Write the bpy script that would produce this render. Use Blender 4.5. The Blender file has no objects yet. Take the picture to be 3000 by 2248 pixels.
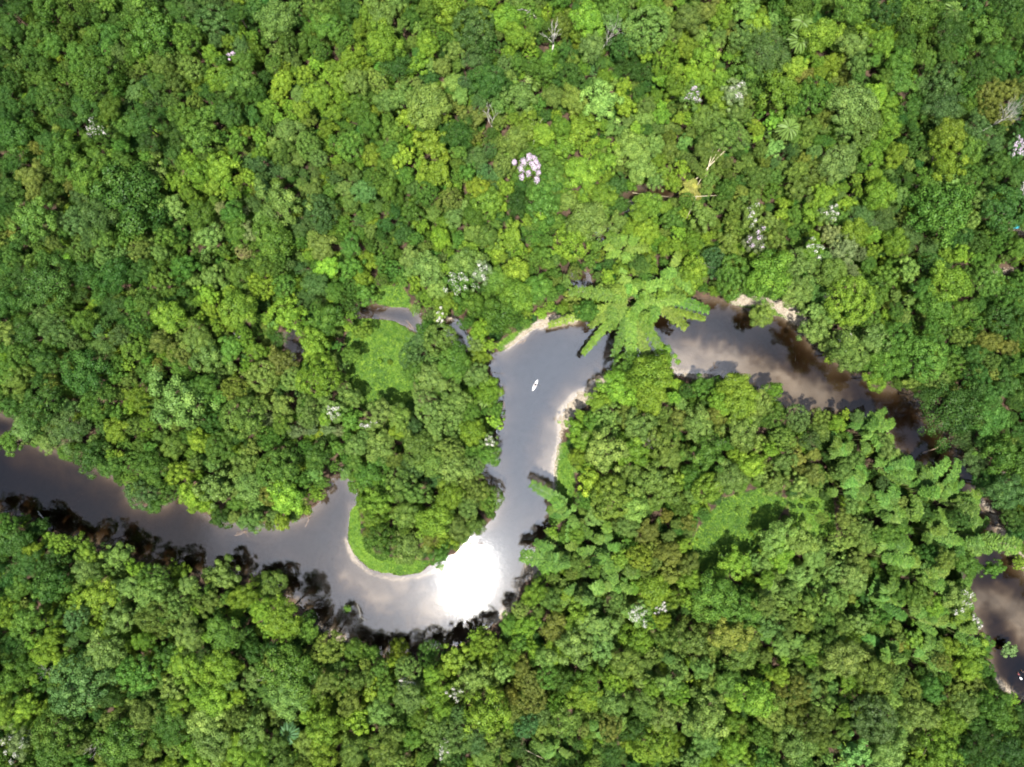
import bpy, math, random
import numpy as np
from mathutils import Vector, Matrix

# ------------------------------------------------------------------ camera, sky, sun, exposure
H = 196.0            # camera height above the river, metres
F = 2310.0           # focal length in pixels of a 3000 px wide picture
CX, CY = 1500.0, 1124.0
sc = bpy.context.scene
C = sc.collection
cam = bpy.data.cameras.new('camera')
cam.sensor_width = 36.0
cam.lens = 36.0 * F / 3000.0
cam.clip_end = 3000.0
cam.clip_start = 0.5
co = bpy.data.objects.new('camera', cam)
co.location = (0, 0, H)
C.objects.link(co)
sc.camera = co

SUN = Vector((-130.0, -566.0, 2310.0)).normalized()
sun_el = math.asin(SUN.z)
sun_az = math.atan2(SUN.x, SUN.y)
w = bpy.data.worlds.new('World')
sc.world = w
w.use_nodes = True
nt = w.node_tree
nt.nodes.clear()
sky = nt.nodes.new('ShaderNodeTexSky')
sky.sky_type = 'NISHITA'
sky.sun_disc = False
sky.sun_elevation = sun_el
sky.sun_rotation = sun_az
sky.air_density = 1.0
sky.dust_density = 2.0
bg = nt.nodes.new('ShaderNodeBackground')
bg.inputs['Strength'].default_value = 0.075
wo = nt.nodes.new('ShaderNodeOutputWorld')
# a bright cloud sheet high beside the sun, broken by blue gaps
tcw = nt.nodes.new('ShaderNodeTexCoord')
dotn = nt.nodes.new('ShaderNodeVectorMath')
dotn.operation = 'DOT_PRODUCT'
dotn.inputs[1].default_value = Vector((0.0, -200.0, 2310.0)).normalized()
nt.links.new(tcw.outputs['Generated'], dotn.inputs[0])
acs = nt.nodes.new('ShaderNodeMath')
acs.operation = 'ARCCOSINE'
nt.links.new(dotn.outputs['Value'], acs.inputs[0])
cn = nt.nodes.new('ShaderNodeTexNoise')
cn.inputs['Scale'].default_value = 7.0
cn.inputs['Detail'].default_value = 5
cn.inputs['Roughness'].default_value = 0.55
nt.links.new(tcw.outputs['Generated'], cn.inputs['Vector'])
cm1 = nt.nodes.new('ShaderNodeMath')
cm1.operation = 'MULTIPLY_ADD'
cm1.inputs[1].default_value = 0.45
nt.links.new(cn.outputs['Fac'], cm1.inputs[0])
nt.links.new(acs.outputs[0], cm1.inputs[2])
cmr = nt.nodes.new('ShaderNodeMapRange')
cmr.inputs['From Min'].default_value = 0.60
cmr.inputs['From Max'].default_value = 0.36
nt.links.new(cm1.outputs[0], cmr.inputs['Value'])
cmx = nt.nodes.new('ShaderNodeMix')
cmx.data_type = 'RGBA'
cmx.inputs['B'].default_value = (27.5, 30.5, 37.0, 1)
nt.links.new(cmr.outputs[0], cmx.inputs['Factor'])
nt.links.new(sky.outputs[0], cmx.inputs['A'])
nt.links.new(cmx.outputs['Result'], bg.inputs[0])
nt.links.new(bg.outputs[0], wo.inputs[0])

sl = bpy.data.lights.new('sun', 'SUN')
sl.energy = 4.9
sl.angle = math.radians(0.53)
sl.color = (1.0, 0.955, 0.88)
so = bpy.data.objects.new('sun', sl)
so.rotation_euler = (-SUN).to_track_quat('-Z', 'Y').to_euler()
so.location = SUN * 400
C.objects.link(so)

sc.view_settings.view_transform = 'Standard'
sc.view_settings.look = 'None'
sc.view_settings.gamma = 1.0
sc.view_settings.exposure = 1.2
sc.cycles.use_denoising = True
sc.cycles.pixel_filter_type = 'BLACKMAN_HARRIS'
sc.cycles.filter_width = 1.9
sc.cycles.max_bounces = 6
sc.cycles.diffuse_bounces = 3
sc.cycles.glossy_bounces = 2
sc.cycles.transmission_bounces = 4
sc.cycles.transparent_max_bounces = 8
sc.cycles.volume_bounces = 0
sc.cycles.caustics_reflective = False
sc.cycles.caustics_refractive = False

# ------------------------------------------------------------------ helpers
S = 3000.0 / 2212.0


def P(px, py, z=0.0):
    """photo pixel (3000 px wide) and height -> world x, y"""
    return ((px - CX) / F * (H - z), -(py - CY) / F * (H - z))


def new_mat(name):
    m = bpy.data.materials.new(name)
    m.use_nodes = True
    m.node_tree.nodes.clear()
    return m, m.node_tree.nodes, m.node_tree.links


def tag(o, label=None, cat=None, group=None, kind=None):
    if label:
        o['label'] = label
    if cat:
        o['category'] = cat
    if group:
        o['group'] = group
    if kind:
        o['kind'] = kind
    return o


def link(name, me, parent=None, loc=(0, 0, 0), rot=(0, 0, 0), scl=(1, 1, 1)):
    o = bpy.data.objects.new(name, me)
    C.objects.link(o)
    o.location = loc
    o.rotation_euler = rot
    o.scale = scl
    if parent:
        o.parent = parent
    return o


def quads(name, V, mats, fval=None, midx=None):
    """V: (n,4,3) array of separate quads"""
    n = len(V)
    me = bpy.data.meshes.new(name)
    me.vertices.add(n * 4)
    me.vertices.foreach_set('co', V.reshape(-1).astype(np.float32))
    me.loops.add(n * 4)
    me.loops.foreach_set('vertex_index', np.arange(n * 4, dtype=np.int32))
    me.polygons.add(n)
    me.polygons.foreach_set('loop_start', np.arange(0, n * 4, 4, dtype=np.int32))
    for m in mats:
        me.materials.append(m)
    if midx is not None:
        me.polygons.foreach_set('material_index', midx.astype(np.int32))
    me.update(calc_edges=True)
    if fval is not None:
        a = me.attributes.new('lv', 'FLOAT', 'FACE')
        a.data.foreach_set('value', fval.astype(np.float32))
    return me


def tubes(polys, sides=6):
    """polys: list of (points, radii) -> verts, faces of closed tapered tubes"""
    V, Fc = [], []
    for pts, rad in polys:
        pts = [Vector(p) for p in pts]
        base = len(V)
        n = len(pts)
        up = Vector((0.31, 0.87, 0.38))
        for i, p in enumerate(pts):
            d = (pts[min(i + 1, n - 1)] - pts[max(i - 1, 0)])
            if d.length < 1e-6:
                d = Vector((0, 0, 1))
            d.normalize()
            a = d.cross(up)
            if a.length < 0.05:
                a = d.cross(Vector((1, 0, 0)))
            a.normalize()
            b = d.cross(a)
            for k in range(sides):
                t = 2 * math.pi * k / sides
                V.append(p + (a * math.cos(t) + b * math.sin(t)) * rad[i])
        for i in range(n - 1):
            for k in range(sides):
                k2 = (k + 1) % sides
                Fc.append((base + i * sides + k, base + i * sides + k2, base + (i + 1) * sides + k2, base + (i + 1) * sides + k))
        Fc.append(tuple(base + k for k in range(sides))[::-1])
        Fc.append(tuple(base + (n - 1) * sides + k for k in range(sides)))
    return V, Fc


def tube_mesh(name, polys, mat, sides=6):
    V, Fc = tubes(polys, sides)
    me = bpy.data.meshes.new(name)
    me.from_pydata(V, [], Fc)
    me.materials.append(mat)
    me.polygons.foreach_set('use_smooth', [True] * len(Fc))
    me.update()
    return me


def seg_dist(X, Y, poly, closed=True):
    d = np.full(X.shape, 1e9)
    n = len(poly)
    for i in range(n if closed else n - 1):
        x0, y0 = poly[i]
        x1, y1 = poly[(i + 1) % n]
        dx, dy = x1 - x0, y1 - y0
        t = np.clip(((X - x0) * dx + (Y - y0) * dy) / (dx * dx + dy * dy + 1e-9), 0, 1)
        d = np.minimum(d, (X - x0 - t * dx) ** 2 + (Y - y0 - t * dy) ** 2)
    return np.sqrt(d)


def inside(X, Y, poly):
    r = np.zeros(X.shape, bool)
    n = len(poly)
    for i in range(n):
        x0, y0 = poly[i]
        x1, y1 = poly[(i + 1) % n]
        if y0 == y1:
            continue
        c = ((y0 > Y) != (y1 > Y)) & (X < (x1 - x0) * (Y - y0) / (y1 - y0) + x0)
        r ^= c
    return r


def vnoise(X, Y, scale, seed):
    """smooth value noise, -1..1"""
    rs = np.random.RandomState(seed)
    T = rs.rand(256, 256) * 2 - 1
    x, y = X / scale, Y / scale
    xi, yi = np.floor(x).astype(int), np.floor(y).astype(int)
    fx, fy = x - xi, y - yi
    fx, fy = fx * fx * (3 - 2 * fx), fy * fy * (3 - 2 * fy)
    g = lambda a, b: T[a % 256, b % 256]
    return (g(xi, yi) * (1 - fx) + g(xi + 1, yi) * fx) * (1 - fy) + (g(xi, yi + 1) * (1 - fx) + g(xi + 1, yi + 1) * fx) * fy


# ------------------------------------------------------------------ the river, as it lies (2212 px wide picture units)
RIVER = [(-300, 880), (-60, 940), (0, 958), (60, 965), (125, 985), (180, 1005), (225, 1030), (262, 1050), (272, 1082), (300, 1100), (345, 1105), (382, 1080),
         (420, 1110), (470, 1135), (520, 1142), (560, 1145), (600, 1148), (650, 1130), (690, 1100), (715, 1060), (733, 1022),
         (747, 1040), (767, 1075), (756, 1110), (746, 1170), (762, 1202), (800, 1234), (850, 1247), (900, 1244), (950, 1226),
         (1000, 1190), (1040, 1152), (1075, 1130), (1086, 1090), (1075, 1062), (1052, 1025), (1060, 1000), (1078, 960),
         (1085, 900), (1080, 862), (1090, 840), (1070, 800), (1060, 766), (1082, 762), (1102, 752), (1128, 730), (1155, 712),
         (1200, 702), (1240, 700), (1300, 686), (1370, 672), (1430, 672), (1500, 655), (1550, 653), (1600, 668), (1640, 690),
         (1680, 690), (1722, 705), (1745, 745), (1780, 780), (1840, 812), (1900, 845), (1950, 850), (1985, 880), (2020, 925),
         (2060, 965), (2080, 1010), (2100, 1060), (2125, 1090), (2150, 1125), (2170, 1170), (2195, 1210), (2225, 1250), (2330, 1360), (2450, 1500),
         (2420, 1700), (2300, 1560), (2212, 1502), (2170, 1486), (2152, 1450), (2150, 1400), (2126, 1345), (2098, 1305), (2086, 1262), (2085, 1238),
         (2110, 1215), (2118, 1180), (2110, 1140), (2095, 1105), (2070, 1075), (2040, 1040), (1990, 1002), (1940, 962),
         (1905, 905), (1850, 884), (1790, 886), (1720, 882), (1690, 872), (1680, 850), (1640, 830), (1590, 812), (1530, 806),
         (1460, 802), (1440, 780), (1405, 758), (1355, 768), (1325, 790), (1308, 806), (1290, 826), (1258, 850), (1228, 872),
         (1213, 902), (1208, 950), (1195, 1000), (1194, 1050), (1184, 1100), (1181, 1140), (1160, 1180), (1146, 1205), (1150, 1235),
         (1126, 1252), (1110, 1282), (1104, 1310), (1080, 1332), (1040, 1352), (990, 1380), (940, 1396), (880, 1402), (820, 1402),
         (780, 1392), (740, 1370), (700, 1342), (650, 1302), (610, 1262), (560, 1242), (500, 1232), (420, 1240), (350, 1220),
         (300, 1202), (230, 1168), (170, 1160), (120, 1142), (60, 1112), (0, 1097), (-80, 1090), (-300, 1010)]
POND = [(772, 672), (795, 657), (820, 664), (870, 668), (890, 674), (905, 696), (930, 700), (950, 690), (985, 696), (1000, 720), (1015, 745),
        (1000, 748), (975, 724), (945, 716), (905, 716), (880, 702), (845, 690), (800, 684), (780, 682)]
POND2 = [(-200, 880), (0, 905), (28, 908), (34, 930), (10, 942), (0, 944), (-200, 930)]
CREEK1 = [(1352, 432), (1375, 418), (1410, 408), (1448, 408), (1455, 420), (1420, 428), (1385, 440), (1362, 452), (1352, 450)]
CREEK2 = [(1298, 508), (1318, 502), (1332, 515), (1328, 545), (1312, 552), (1300, 535)]
CREEK3 = [(1235, 600), (1262, 596), (1268, 618), (1240, 622)]
CREEK4 = [(622, 722), (642, 715), (646, 760), (628, 775)]
POOLS = [RIVER, POND, POND2, CREEK1, CREEK2, CREEK3, CREEK4]


def w2(p):
    return [P(a * S, b * S) for a, b in p]


POOLS_W = [w2(p) for p in POOLS]
POOLS_PX = [[(a * S, b * S) for a, b in p] for p in POOLS]


def sdf(X, Y, pools=POOLS_W):
    """>0 on land, <0 in water"""
    d = np.full(X.shape, 1e9)
    ins = np.zeros(X.shape, bool)
    for p in pools:
        d = np.minimum(d, seg_dist(X, Y, p))
        ins |= inside(X, Y, p)
    return np.where(ins, -d, d)


# sand and mud banks: (polyline in 2212 px units, half width px, strength)
SAND = [([(1165, 702), (1195, 692), (1235, 690)], 13, 1.0), ([(1095, 748), (1112, 738), (1130, 722), (1158, 704)], 9, 0.9),
        ([(1300, 822), (1280, 838), (1240, 872), (1214, 902)], 19, 1.0), ([(1212, 905), (1205, 960), (1196, 1010), (1194, 1070)], 8, 0.75),
        ([(1585, 648), (1640, 650), (1690, 668), (1738, 694)], 13, 1.0), ([(744, 1165), (762, 1210), (800, 1242), (850, 1254), (900, 1250), (960, 1228), (1005, 1188)], 6, 0.85),
        ([(1143, 1212), (1160, 1232)], 15, 0.9), ([(1070, 1338), (1098, 1318), (1110, 1300)], 8, 0.9),
        ([(1450, 800), (1500, 808), (1570, 806)], 12, 0.7), ([(2110, 1075), (2150, 1130), (2180, 1175), (2230, 1240)], 14, 0.75),
        ([(2150, 1470), (2212, 1508)], 8, 0.8), ([(935, 692), (980, 688)], 12, 0.6), ([(2185, 500), (2212, 510)], 14, 0.5), ([(2130, 590), (2200, 585)], 12, 0.5),
        ([(690, 1350), (740, 1378), (800, 1402)], 10, 0.5), ([(630, 1258), (650, 1320)], 12, 0.35), ([(380, 1232), (440, 1240)], 10, 0.35)]
SHOAL = [([(1470, 770), (1560, 785), (1640, 815), (1720, 845), (1800, 868)], 50, 1.0), ([(1296, 815), (1255, 850), (1215, 905), (1190, 960), (1180, 1010)], 36, 1.1),
         ([(770, 1225), (840, 1280), (930, 1310), (1010, 1290)], 55, 0.85), ([(40, 1000), (160, 1040), (300, 1110)], 40, 0.42),
         ([(2120, 1290), (2190, 1310), (2230, 1380)], 40, 1.0), ([(1085, 1000), (1078, 1030), (1080, 1060)], 18, 0.8), ([(1120, 745), (1090, 770)], 14, 0.9),
         ([(1120, 1150), (1140, 1120)], 30, 0.5), ([(2130, 1110), (2170, 1180), (2220, 1260)], 30, 0.7), ([(560, 1170), (700, 1210)], 50, 0.35)]
GRASS = [[(800, 632), (830, 616), (870, 622), (888, 645), (886, 668), (850, 668), (815, 660)],
         [(765, 690), (810, 684), (855, 690), (895, 720), (905, 760), (895, 830), (900, 872), (850, 885), (795, 888), (760, 865), (748, 790), (750, 730)],
         [(744, 1080), (775, 1090), (782, 1150), (815, 1195), (870, 1205), (935, 1210), (910, 1240), (850, 1246), (798, 1232), (758, 1198), (746, 1150)],
         [(1196, 958), (1228, 955), (1242, 1040), (1232, 1110), (1200, 1135), (1182, 1130), (1194, 1050), (1197, 1000)],
         [(1560, 1075), (1640, 1050), (1700, 1080), (1668, 1130), (1640, 1180), (1570, 1235), (1500, 1230), (1490, 1165), (1525, 1110)],
         [(1695, 1070), (1795, 1070), (1800, 1150), (1745, 1172), (1705, 1130)],
         [(1070, 745), (1095, 728), (1150, 700), (1160, 712), (1128, 730), (1100, 756), (1080, 764)],
         [(1560, 648), (1600, 640), (1730, 672), (1742, 700), (1700, 690), (1640, 668), (1600, 664)],
         [(1185, 1150), (1150, 1200), (1165, 1215), (1200, 1190)]]
GRASS_W = [w2(p) for p in GRASS]
GRASS_PX = [[(a * S, b * S) for a, b in p] for p in GRASS]


def grass_mask(X, Y, soft=1.0):
    g = np.zeros(X.shape)
    for p in GRASS_W:
        d = seg_dist(X, Y, p)
        s = np.where(inside(X, Y, p), d, -d)
        g = np.maximum(g, np.clip(s / soft + 0.5, 0, 1))
    return g


def line_mask(X, Y, lines, soft):
    g = np.zeros(X.shape)
    for pl, wd, st in lines:
        q = w2(pl)
        r = wd * S * H / F
        d = seg_dist(X, Y, q, False)
        r = r * (1 + (.55 if soft < 3 else .12) * vnoise(X, Y, 3.5, 41) + .2 * vnoise(X, Y, 1.3, 42))
        g = np.maximum(g, st * np.clip((r - d) / soft + 0.5, 0, 1))
    return g


def terrain_z(X, Y):
    sand = line_mask(X, Y, SAND, 1.5)
    gr = grass_mask(X, Y, 2.0)
    wob = 0.45 * vnoise(X, Y, 3.0, 5) + 0.25 * vnoise(X, Y, 1.1, 6)
    d = sdf(X, Y) + wob * (1 - 0.4 * sand) - 1.3 * (1 - np.maximum(sand, gr))
    sh = line_mask(X, Y, SHOAL, 8.0)
    sh = np.clip(sh + 0.16 * sh * vnoise(X, Y, 9.0, 9) + 0.10 * sh * vnoise(X, Y, 2.2, 10), 0, 1)
    cap = 2.6 * (1 - sh) ** 1.5 + 0.22
    dep = cap * (1 - np.exp(-np.maximum(-d, 0) * (0.5 - 0.40 * sand) / np.maximum(cap, 0.4))) + 0.02
    dep = dep * (1 + 0.12 * vnoise(X, Y, 4.0, 11))
    land = 0.05 + np.minimum(np.maximum(d, 0) * (0.28 - 0.15 * sand), 1.3) + 0.25 * np.clip(d / 6, 0, 1) * (1 + vnoise(X, Y, 9.0, 7)) + 0.06 * vnoise(X, Y, 1.3, 8) * np.clip(d, 0, 1)
    return np.where(d > 0, land, -dep), sand, gr, d


# ------------------------------------------------------------------ materials
def foliage_mat(name, gloss=0.5, transl=0.2):
    m, N, L = new_mat(name)
    out = N.new('ShaderNodeOutputMaterial')
    at = N.new('ShaderNodeAttribute')
    at.attribute_type = 'INSTANCER'
    at.attribute_name = 'tint'
    lv = N.new('ShaderNodeAttribute')
    lv.attribute_name = 'lv'
    hsv = N.new('ShaderNodeHueSaturation')
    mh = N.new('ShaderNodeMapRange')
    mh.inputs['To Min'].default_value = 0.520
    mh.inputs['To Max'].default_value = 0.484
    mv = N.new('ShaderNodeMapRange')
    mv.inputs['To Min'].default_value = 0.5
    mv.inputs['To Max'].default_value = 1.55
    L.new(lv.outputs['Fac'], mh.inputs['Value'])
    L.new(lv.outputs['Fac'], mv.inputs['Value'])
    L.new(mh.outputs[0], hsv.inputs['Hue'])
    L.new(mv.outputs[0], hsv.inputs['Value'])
    L.new(at.outputs['Color'], hsv.inputs['Color'])
    p = N.new('ShaderNodeBsdfPrincipled')
    p.inputs['Roughness'].default_value = gloss
    p.inputs['Specular IOR Level'].default_value = 0.18
    L.new(hsv.outputs[0], p.inputs['Base Color'])
    tr = N.new('ShaderNodeBsdfTranslucent')
    h2 = N.new('ShaderNodeHueSaturation')
    h2.inputs['Hue'].default_value = 0.485
    h2.inputs['Value'].default_value = 1.5
    L.new(hsv.outputs[0], h2.inputs['Color'])
    L.new(h2.outputs[0], tr.inputs['Color'])
    mx = N.new('ShaderNodeMixShader')
    mx.inputs[0].default_value = transl
    L.new(p.outputs[0], mx.inputs[1])
    L.new(tr.outputs[0], mx.inputs[2])
    L.new(mx.outputs[0], out.inputs[0])
    return m


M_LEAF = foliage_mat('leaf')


def flat_mat(name, col, rough=0.7, noise=0.25, scale=3.0):
    m, N, L = new_mat(name)
    out = N.new('ShaderNodeOutputMaterial')
    p = N.new('ShaderNodeBsdfPrincipled')
    p.inputs['Roughness'].default_value = rough
    no = N.new('ShaderNodeTexNoise')
    no.inputs['Scale'].default_value = scale
    no.inputs['Detail'].default_value = 4
    tc = N.new('ShaderNodeTexCoord')
    L.new(tc.outputs['Object'], no.inputs['Vector'])
    mx = N.new('ShaderNodeMix')
    mx.data_type = 'RGBA'
    mx.inputs['A'].default_value = (*[c * (1 - noise) for c in col], 1)
    mx.inputs['B'].default_value = (*[min(1, c * (1 + noise)) for c in col], 1)
    L.new(no.outputs['Fac'], mx.inputs['Factor'])
    L.new(mx.outputs['Result'], p.inputs['Base Color'])
    L.new(p.outputs[0], out.inputs[0])
    return m


M_BARK = flat_mat('bark', (0.13, 0.10, 0.075), 0.85, 0.4, 2.0)
M_DEAD = flat_mat('bleached_wood', (0.34, 0.32, 0.28), 0.8, 0.35, 3.0)
M_DRIFT = flat_mat('driftwood', (0.27, 0.20, 0.15), 0.85, 0.45, 4.0)
M_CULM = flat_mat('bamboo_culm', (0.30, 0.31, 0.12), 0.5, 0.2, 2.0)
M_CULM_DRY = flat_mat('dry_culm', (0.52, 0.45, 0.30), 0.6, 0.2, 2.0)


def petal_mat(name, col):
    m, N, L = new_mat(name)
    out = N.new('ShaderNodeOutputMaterial')
    lv = N.new('ShaderNodeAttribute')
    lv.attribute_name = 'lv'
    mx = N.new('ShaderNodeMix')
    mx.data_type = 'RGBA'
    mx.inputs['A'].default_value = (*[c * 0.55 for c in col], 1)
    mx.inputs['B'].default_value = (*[min(0.85, c * 1.2) for c in col], 1)
    L.new(lv.outputs['Fac'], mx.inputs['Factor'])
    p = N.new('ShaderNodeBsdfPrincipled')
    p.inputs['Roughness'].default_value = 0.7
    L.new(mx.outputs['Result'], p.inputs['Base Color'])
    L.new(p.outputs[0], out.inputs[0])
    return m


M_LILAC = petal_mat('lilac_petals', (0.50, 0.38, 0.50))
M_WHITE = petal_mat('white_petals', (0.46, 0.43, 0.40))


def ground_mat():
    m, N, L = new_mat('forest_ground')
    out = N.new('ShaderNodeOutputMaterial')
    p = N.new('ShaderNodeBsdfPrincipled')
    p.inputs['Roughness'].default_value = 0.9
    p.inputs['Specular IOR Level'].default_value = 0.2
    at = N.new('ShaderNodeAttribute')
    at.attribute_name = 'cover'
    sep = N.new('ShaderNodeSeparateColor')
    L.new(at.outputs['Color'], sep.inputs[0])
    tc = N.new('ShaderNodeTexCoord')

    def noise(scale, detail=5, dist=0.0):
        n = N.new('ShaderNodeTexNoise')
        n.inputs['Scale'].default_value = scale
        n.inputs['Detail'].default_value = detail
        n.inputs['Distortion'].default_value = dist
        L.new(tc.outputs['Object'], n.inputs['Vector'])
        return n

    def ramp(n, a, b, pa=0.35, pb=0.65):
        r = N.new('ShaderNodeValToRGB')
        r.color_ramp.elements[0].position = pa
        r.color_ramp.elements[0].color = (*a, 1)
        r.color_ramp.elements[1].position = pb
        r.color_ramp.elements[1].color = (*b, 1)
        L.new(n.outputs['Fac'], r.inputs[0])
        return r
    n1, n2, n3 = noise(0.8), noise(3.0), noise(0.12, 3, 0.6)
    soil = ramp(n1, (0.035, 0.024, 0.016), (0.085, 0.055, 0.036))
    sand = ramp(n2, (0.145, 0.118, 0.085), (0.34, 0.295, 0.23), 0.3, 0.7)
    grass = ramp(n1, (0.05, 0.11, 0.014), (0.12, 0.20, 0.02))
    bed = ramp(n3, (0.10, 0.084, 0.066), (0.20, 0.170, 0.135), 0.36, 0.64)

    def mix(a, b, fac, sharp=None):
        mx = N.new('ShaderNodeMix')
        mx.data_type = 'RGBA'
        L.new(a, mx.inputs['A'])
        L.new(b, mx.inputs['B'])
        if sharp is not None:
            mt = N.new('ShaderNodeMath')
            mt.operation = 'ADD'
            ms = N.new('ShaderNodeMath')
            ms.operation = 'MULTIPLY_ADD'
            ms.inputs[1].default_value = 0.9
            ms.inputs[2].default_value = -0.45
            L.new(sharp, ms.inputs[0])
            L.new(fac, mt.inputs[0])
            L.new(ms.outputs[0], mt.inputs[1])
            mr = N.new('ShaderNodeMapRange')
            mr.inputs['From Min'].default_value = 0.35
            mr.inputs['From Max'].default_value = 0.65
            L.new(mt.outputs[0], mr.inputs['Value'])
            fac = mr.outputs[0]
        L.new(fac, mx.inputs['Factor'])
        return mx.outputs['Result']
    c = mix(soil.outputs[0], bed.outputs[0], sep.outputs[2])
    c = mix(c, grass.outputs[0], sep.outputs[1], n1.outputs['Fac'])
    c = mix(c, sand.outputs[0], sep.outputs[0], n2.outputs['Fac'])
    L.new(c, p.inputs['Base Color'])
    bp = N.new('ShaderNodeBump')
    bp.inputs['Strength'].default_value = 0.5
    bp.inputs['Distance'].default_value = 0.3
    L.new(n2.outputs['Fac'], bp.inputs['Height'])
    L.new(bp.outputs[0], p.inputs['Normal'])
    L.new(p.outputs[0], out.inputs[0])
    return m


def water_mat():
    m, N, L = new_mat('tannin_water')
    out = N.new('ShaderNodeOutputMaterial')
    tc = N.new('ShaderNodeTexCoord')

    def noise(scale, rot, detail=2, stretch=1.0):
        mp = N.new('ShaderNodeMapping')
        mp.inputs['Rotation'].default_value = (0, 0, rot)
        mp.inputs['Scale'].default_value = (1, stretch, 1)
        L.new(tc.outputs['Object'], mp.inputs[0])
        n = N.new('ShaderNodeTexNoise')
        n.inputs['Scale'].default_value = scale
        n.inputs['Detail'].default_value = detail
        L.new(mp.outputs[0], n.inputs['Vector'])
        return n
    a = noise(1.5, 0.7, 3, 2.6)
    b = noise(0.35, -0.4, 2, 1.7)
    patch = noise(0.045, 0.2, 2)
    b1 = N.new('ShaderNodeBump')
    b1.inputs['Strength'].default_value = 1.0
    b1.inputs['Distance'].default_value = 0.0055
    L.new(a.outputs['Fac'], b1.inputs['Height'])
    b2 = N.new('ShaderNodeBump')
    b2.inputs['Strength'].default_value = 1.0
    b2.inputs['Distance'].default_value = 0.003
    L.new(b.outputs['Fac'], b2.inputs['Height'])
    L.new(b1.outputs[0], b2.inputs['Normal'])
    fr = N.new('ShaderNodeFresnel')
    fr.inputs['IOR'].default_value = 1.6
    L.new(b2.outputs[0], fr.inputs['Normal'])
    gl = N.new('ShaderNodeBsdfGlossy')
    gl.inputs['Color'].default_value = (1, 1, 1, 1)
    mr = N.new('ShaderNodeMapRange')
    mr.inputs['To Min'].default_value = 0.026
    mr.inputs['To Max'].default_value = 0.036
    L.new(patch.outputs['Fac'], mr.inputs['Value'])
    L.new(mr.outputs[0], gl.inputs['Roughness'])
    L.new(b2.outputs[0], gl.inputs['Normal'])
    # a small share of steeper wavelets spreads a soft halo round the sun's image
    g2 = N.new('ShaderNodeBsdfGlossy')
    g2.inputs['Color'].default_value = (1, 1, 1, 1)
    g2.inputs['Roughness'].default_value = 0.21
    L.new(b2.outputs[0], g2.inputs['Normal'])
    gm = N.new('ShaderNodeMixShader')
    gm.inputs[0].default_value = 0.020
    L.new(gl.outputs[0], gm.inputs[1])
    L.new(g2.outputs[0], gm.inputs[2])
    gl = gm
    tr = N.new('ShaderNodeBsdfTransparent')
    mx = N.new('ShaderNodeMixShader')
    L.new(fr.outputs[0], mx.inputs[0])
    L.new(tr.outputs[0], mx.inputs[1])
    L.new(gl.outputs[0], mx.inputs[2])
    L.new(mx.outputs[0], out.inputs['Surface'])
    va = N.new('ShaderNodeVolumeAbsorption')
    va.inputs['Color'].default_value = (0.50, 0.425, 0.32, 1)
    va.inputs['Density'].default_value = 2.2
    L.new(va.outputs[0], out.inputs['Volume'])
    return m


# ------------------------------------------------------------------ terrain and water
def axis(lo, hi, step, far):
    inner = np.arange(lo, hi + 1e-6, step)
    g, out, s = hi, [], step
    while g < far:
        s *= 1.35
        g += s
        out.append(g)
    left = [lo - (v - hi) for v in out][::-1]
    return np.array(left + list(inner) + out)


xs = axis(-136, 136, 0.55, 1100)
ys = axis(-104, 104, 0.55, 1100)
GX, GY = np.meshgrid(xs, ys)
GZ, gs, gg, gd = terrain_z(GX, GY)
nx, ny = len(xs), len(ys)
me = bpy.data.meshes.new('ground')
me.vertices.add(nx * ny)
me.vertices.foreach_set('co', np.stack([GX, GY, GZ], -1).reshape(-1).astype(np.float32))
ii, jj = np.meshgrid(np.arange(nx - 1), np.arange(ny - 1))
q = np.stack([jj * nx + ii, jj * nx + ii + 1, (jj + 1) * nx + ii + 1, (jj + 1) * nx + ii], -1).reshape(-1, 4)
me.loops.add(len(q) * 4)
me.loops.foreach_set('vertex_index', q.reshape(-1).astype(np.int32))
me.polygons.add(len(q))
me.polygons.foreach_set('loop_start', np.arange(0, len(q) * 4, 4, dtype=np.int32))
me.polygons.foreach_set('use_smooth', np.ones(len(q), bool))
me.update(calc_edges=True)
ca = me.attributes.new('cover', 'FLOAT_COLOR', 'POINT')
colr = np.stack([gs * np.clip(gd + 2.5, 0, 1), gg * np.clip(gd + 0.5, 0, 1), np.clip(-gd, 0, 1), np.ones_like(gs)], -1)
ca.data.foreach_set('color', colr.reshape(-1).astype(np.float32))
me.materials.append(ground_mat())
tag(link('ground', me), 'brown forest floor with pale sandy banks and the river bed', None, None, 'structure')

wm = bpy.data.meshes.new('river_water')
wx, wy = 1060.0, 1060.0
wm.from_pydata([(-wx, -wy, -4), (wx, -wy, -4), (wx, wy, -4), (-wx, wy, -4), (-wx, -wy, 0), (wx, -wy, 0), (wx, wy, 0), (-wx, wy, 0)], [],
               [(0, 3, 2, 1), (4, 5, 6, 7), (0, 1, 5, 4), (1, 2, 6, 5), (2, 3, 7, 6), (3, 0, 4, 7)])
wm.materials.append(water_mat())
tag(link('water', wm), 'winding tea brown river with sun glare and sandy shallows', None, None, 'structure')


def sdf_at(x, y):
    return float(sdf(np.array([x]), np.array([y]))[0])


def ground_at(x, y):
    return float(terrain_z(np.array([x]), np.array([y]))[0][0])


# ------------------------------------------------------------------ crown meshes (unit radius, centre at origin)
def unit(v):
    return v / (np.linalg.norm(v, axis=-1, keepdims=True) + 1e-9)


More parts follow.
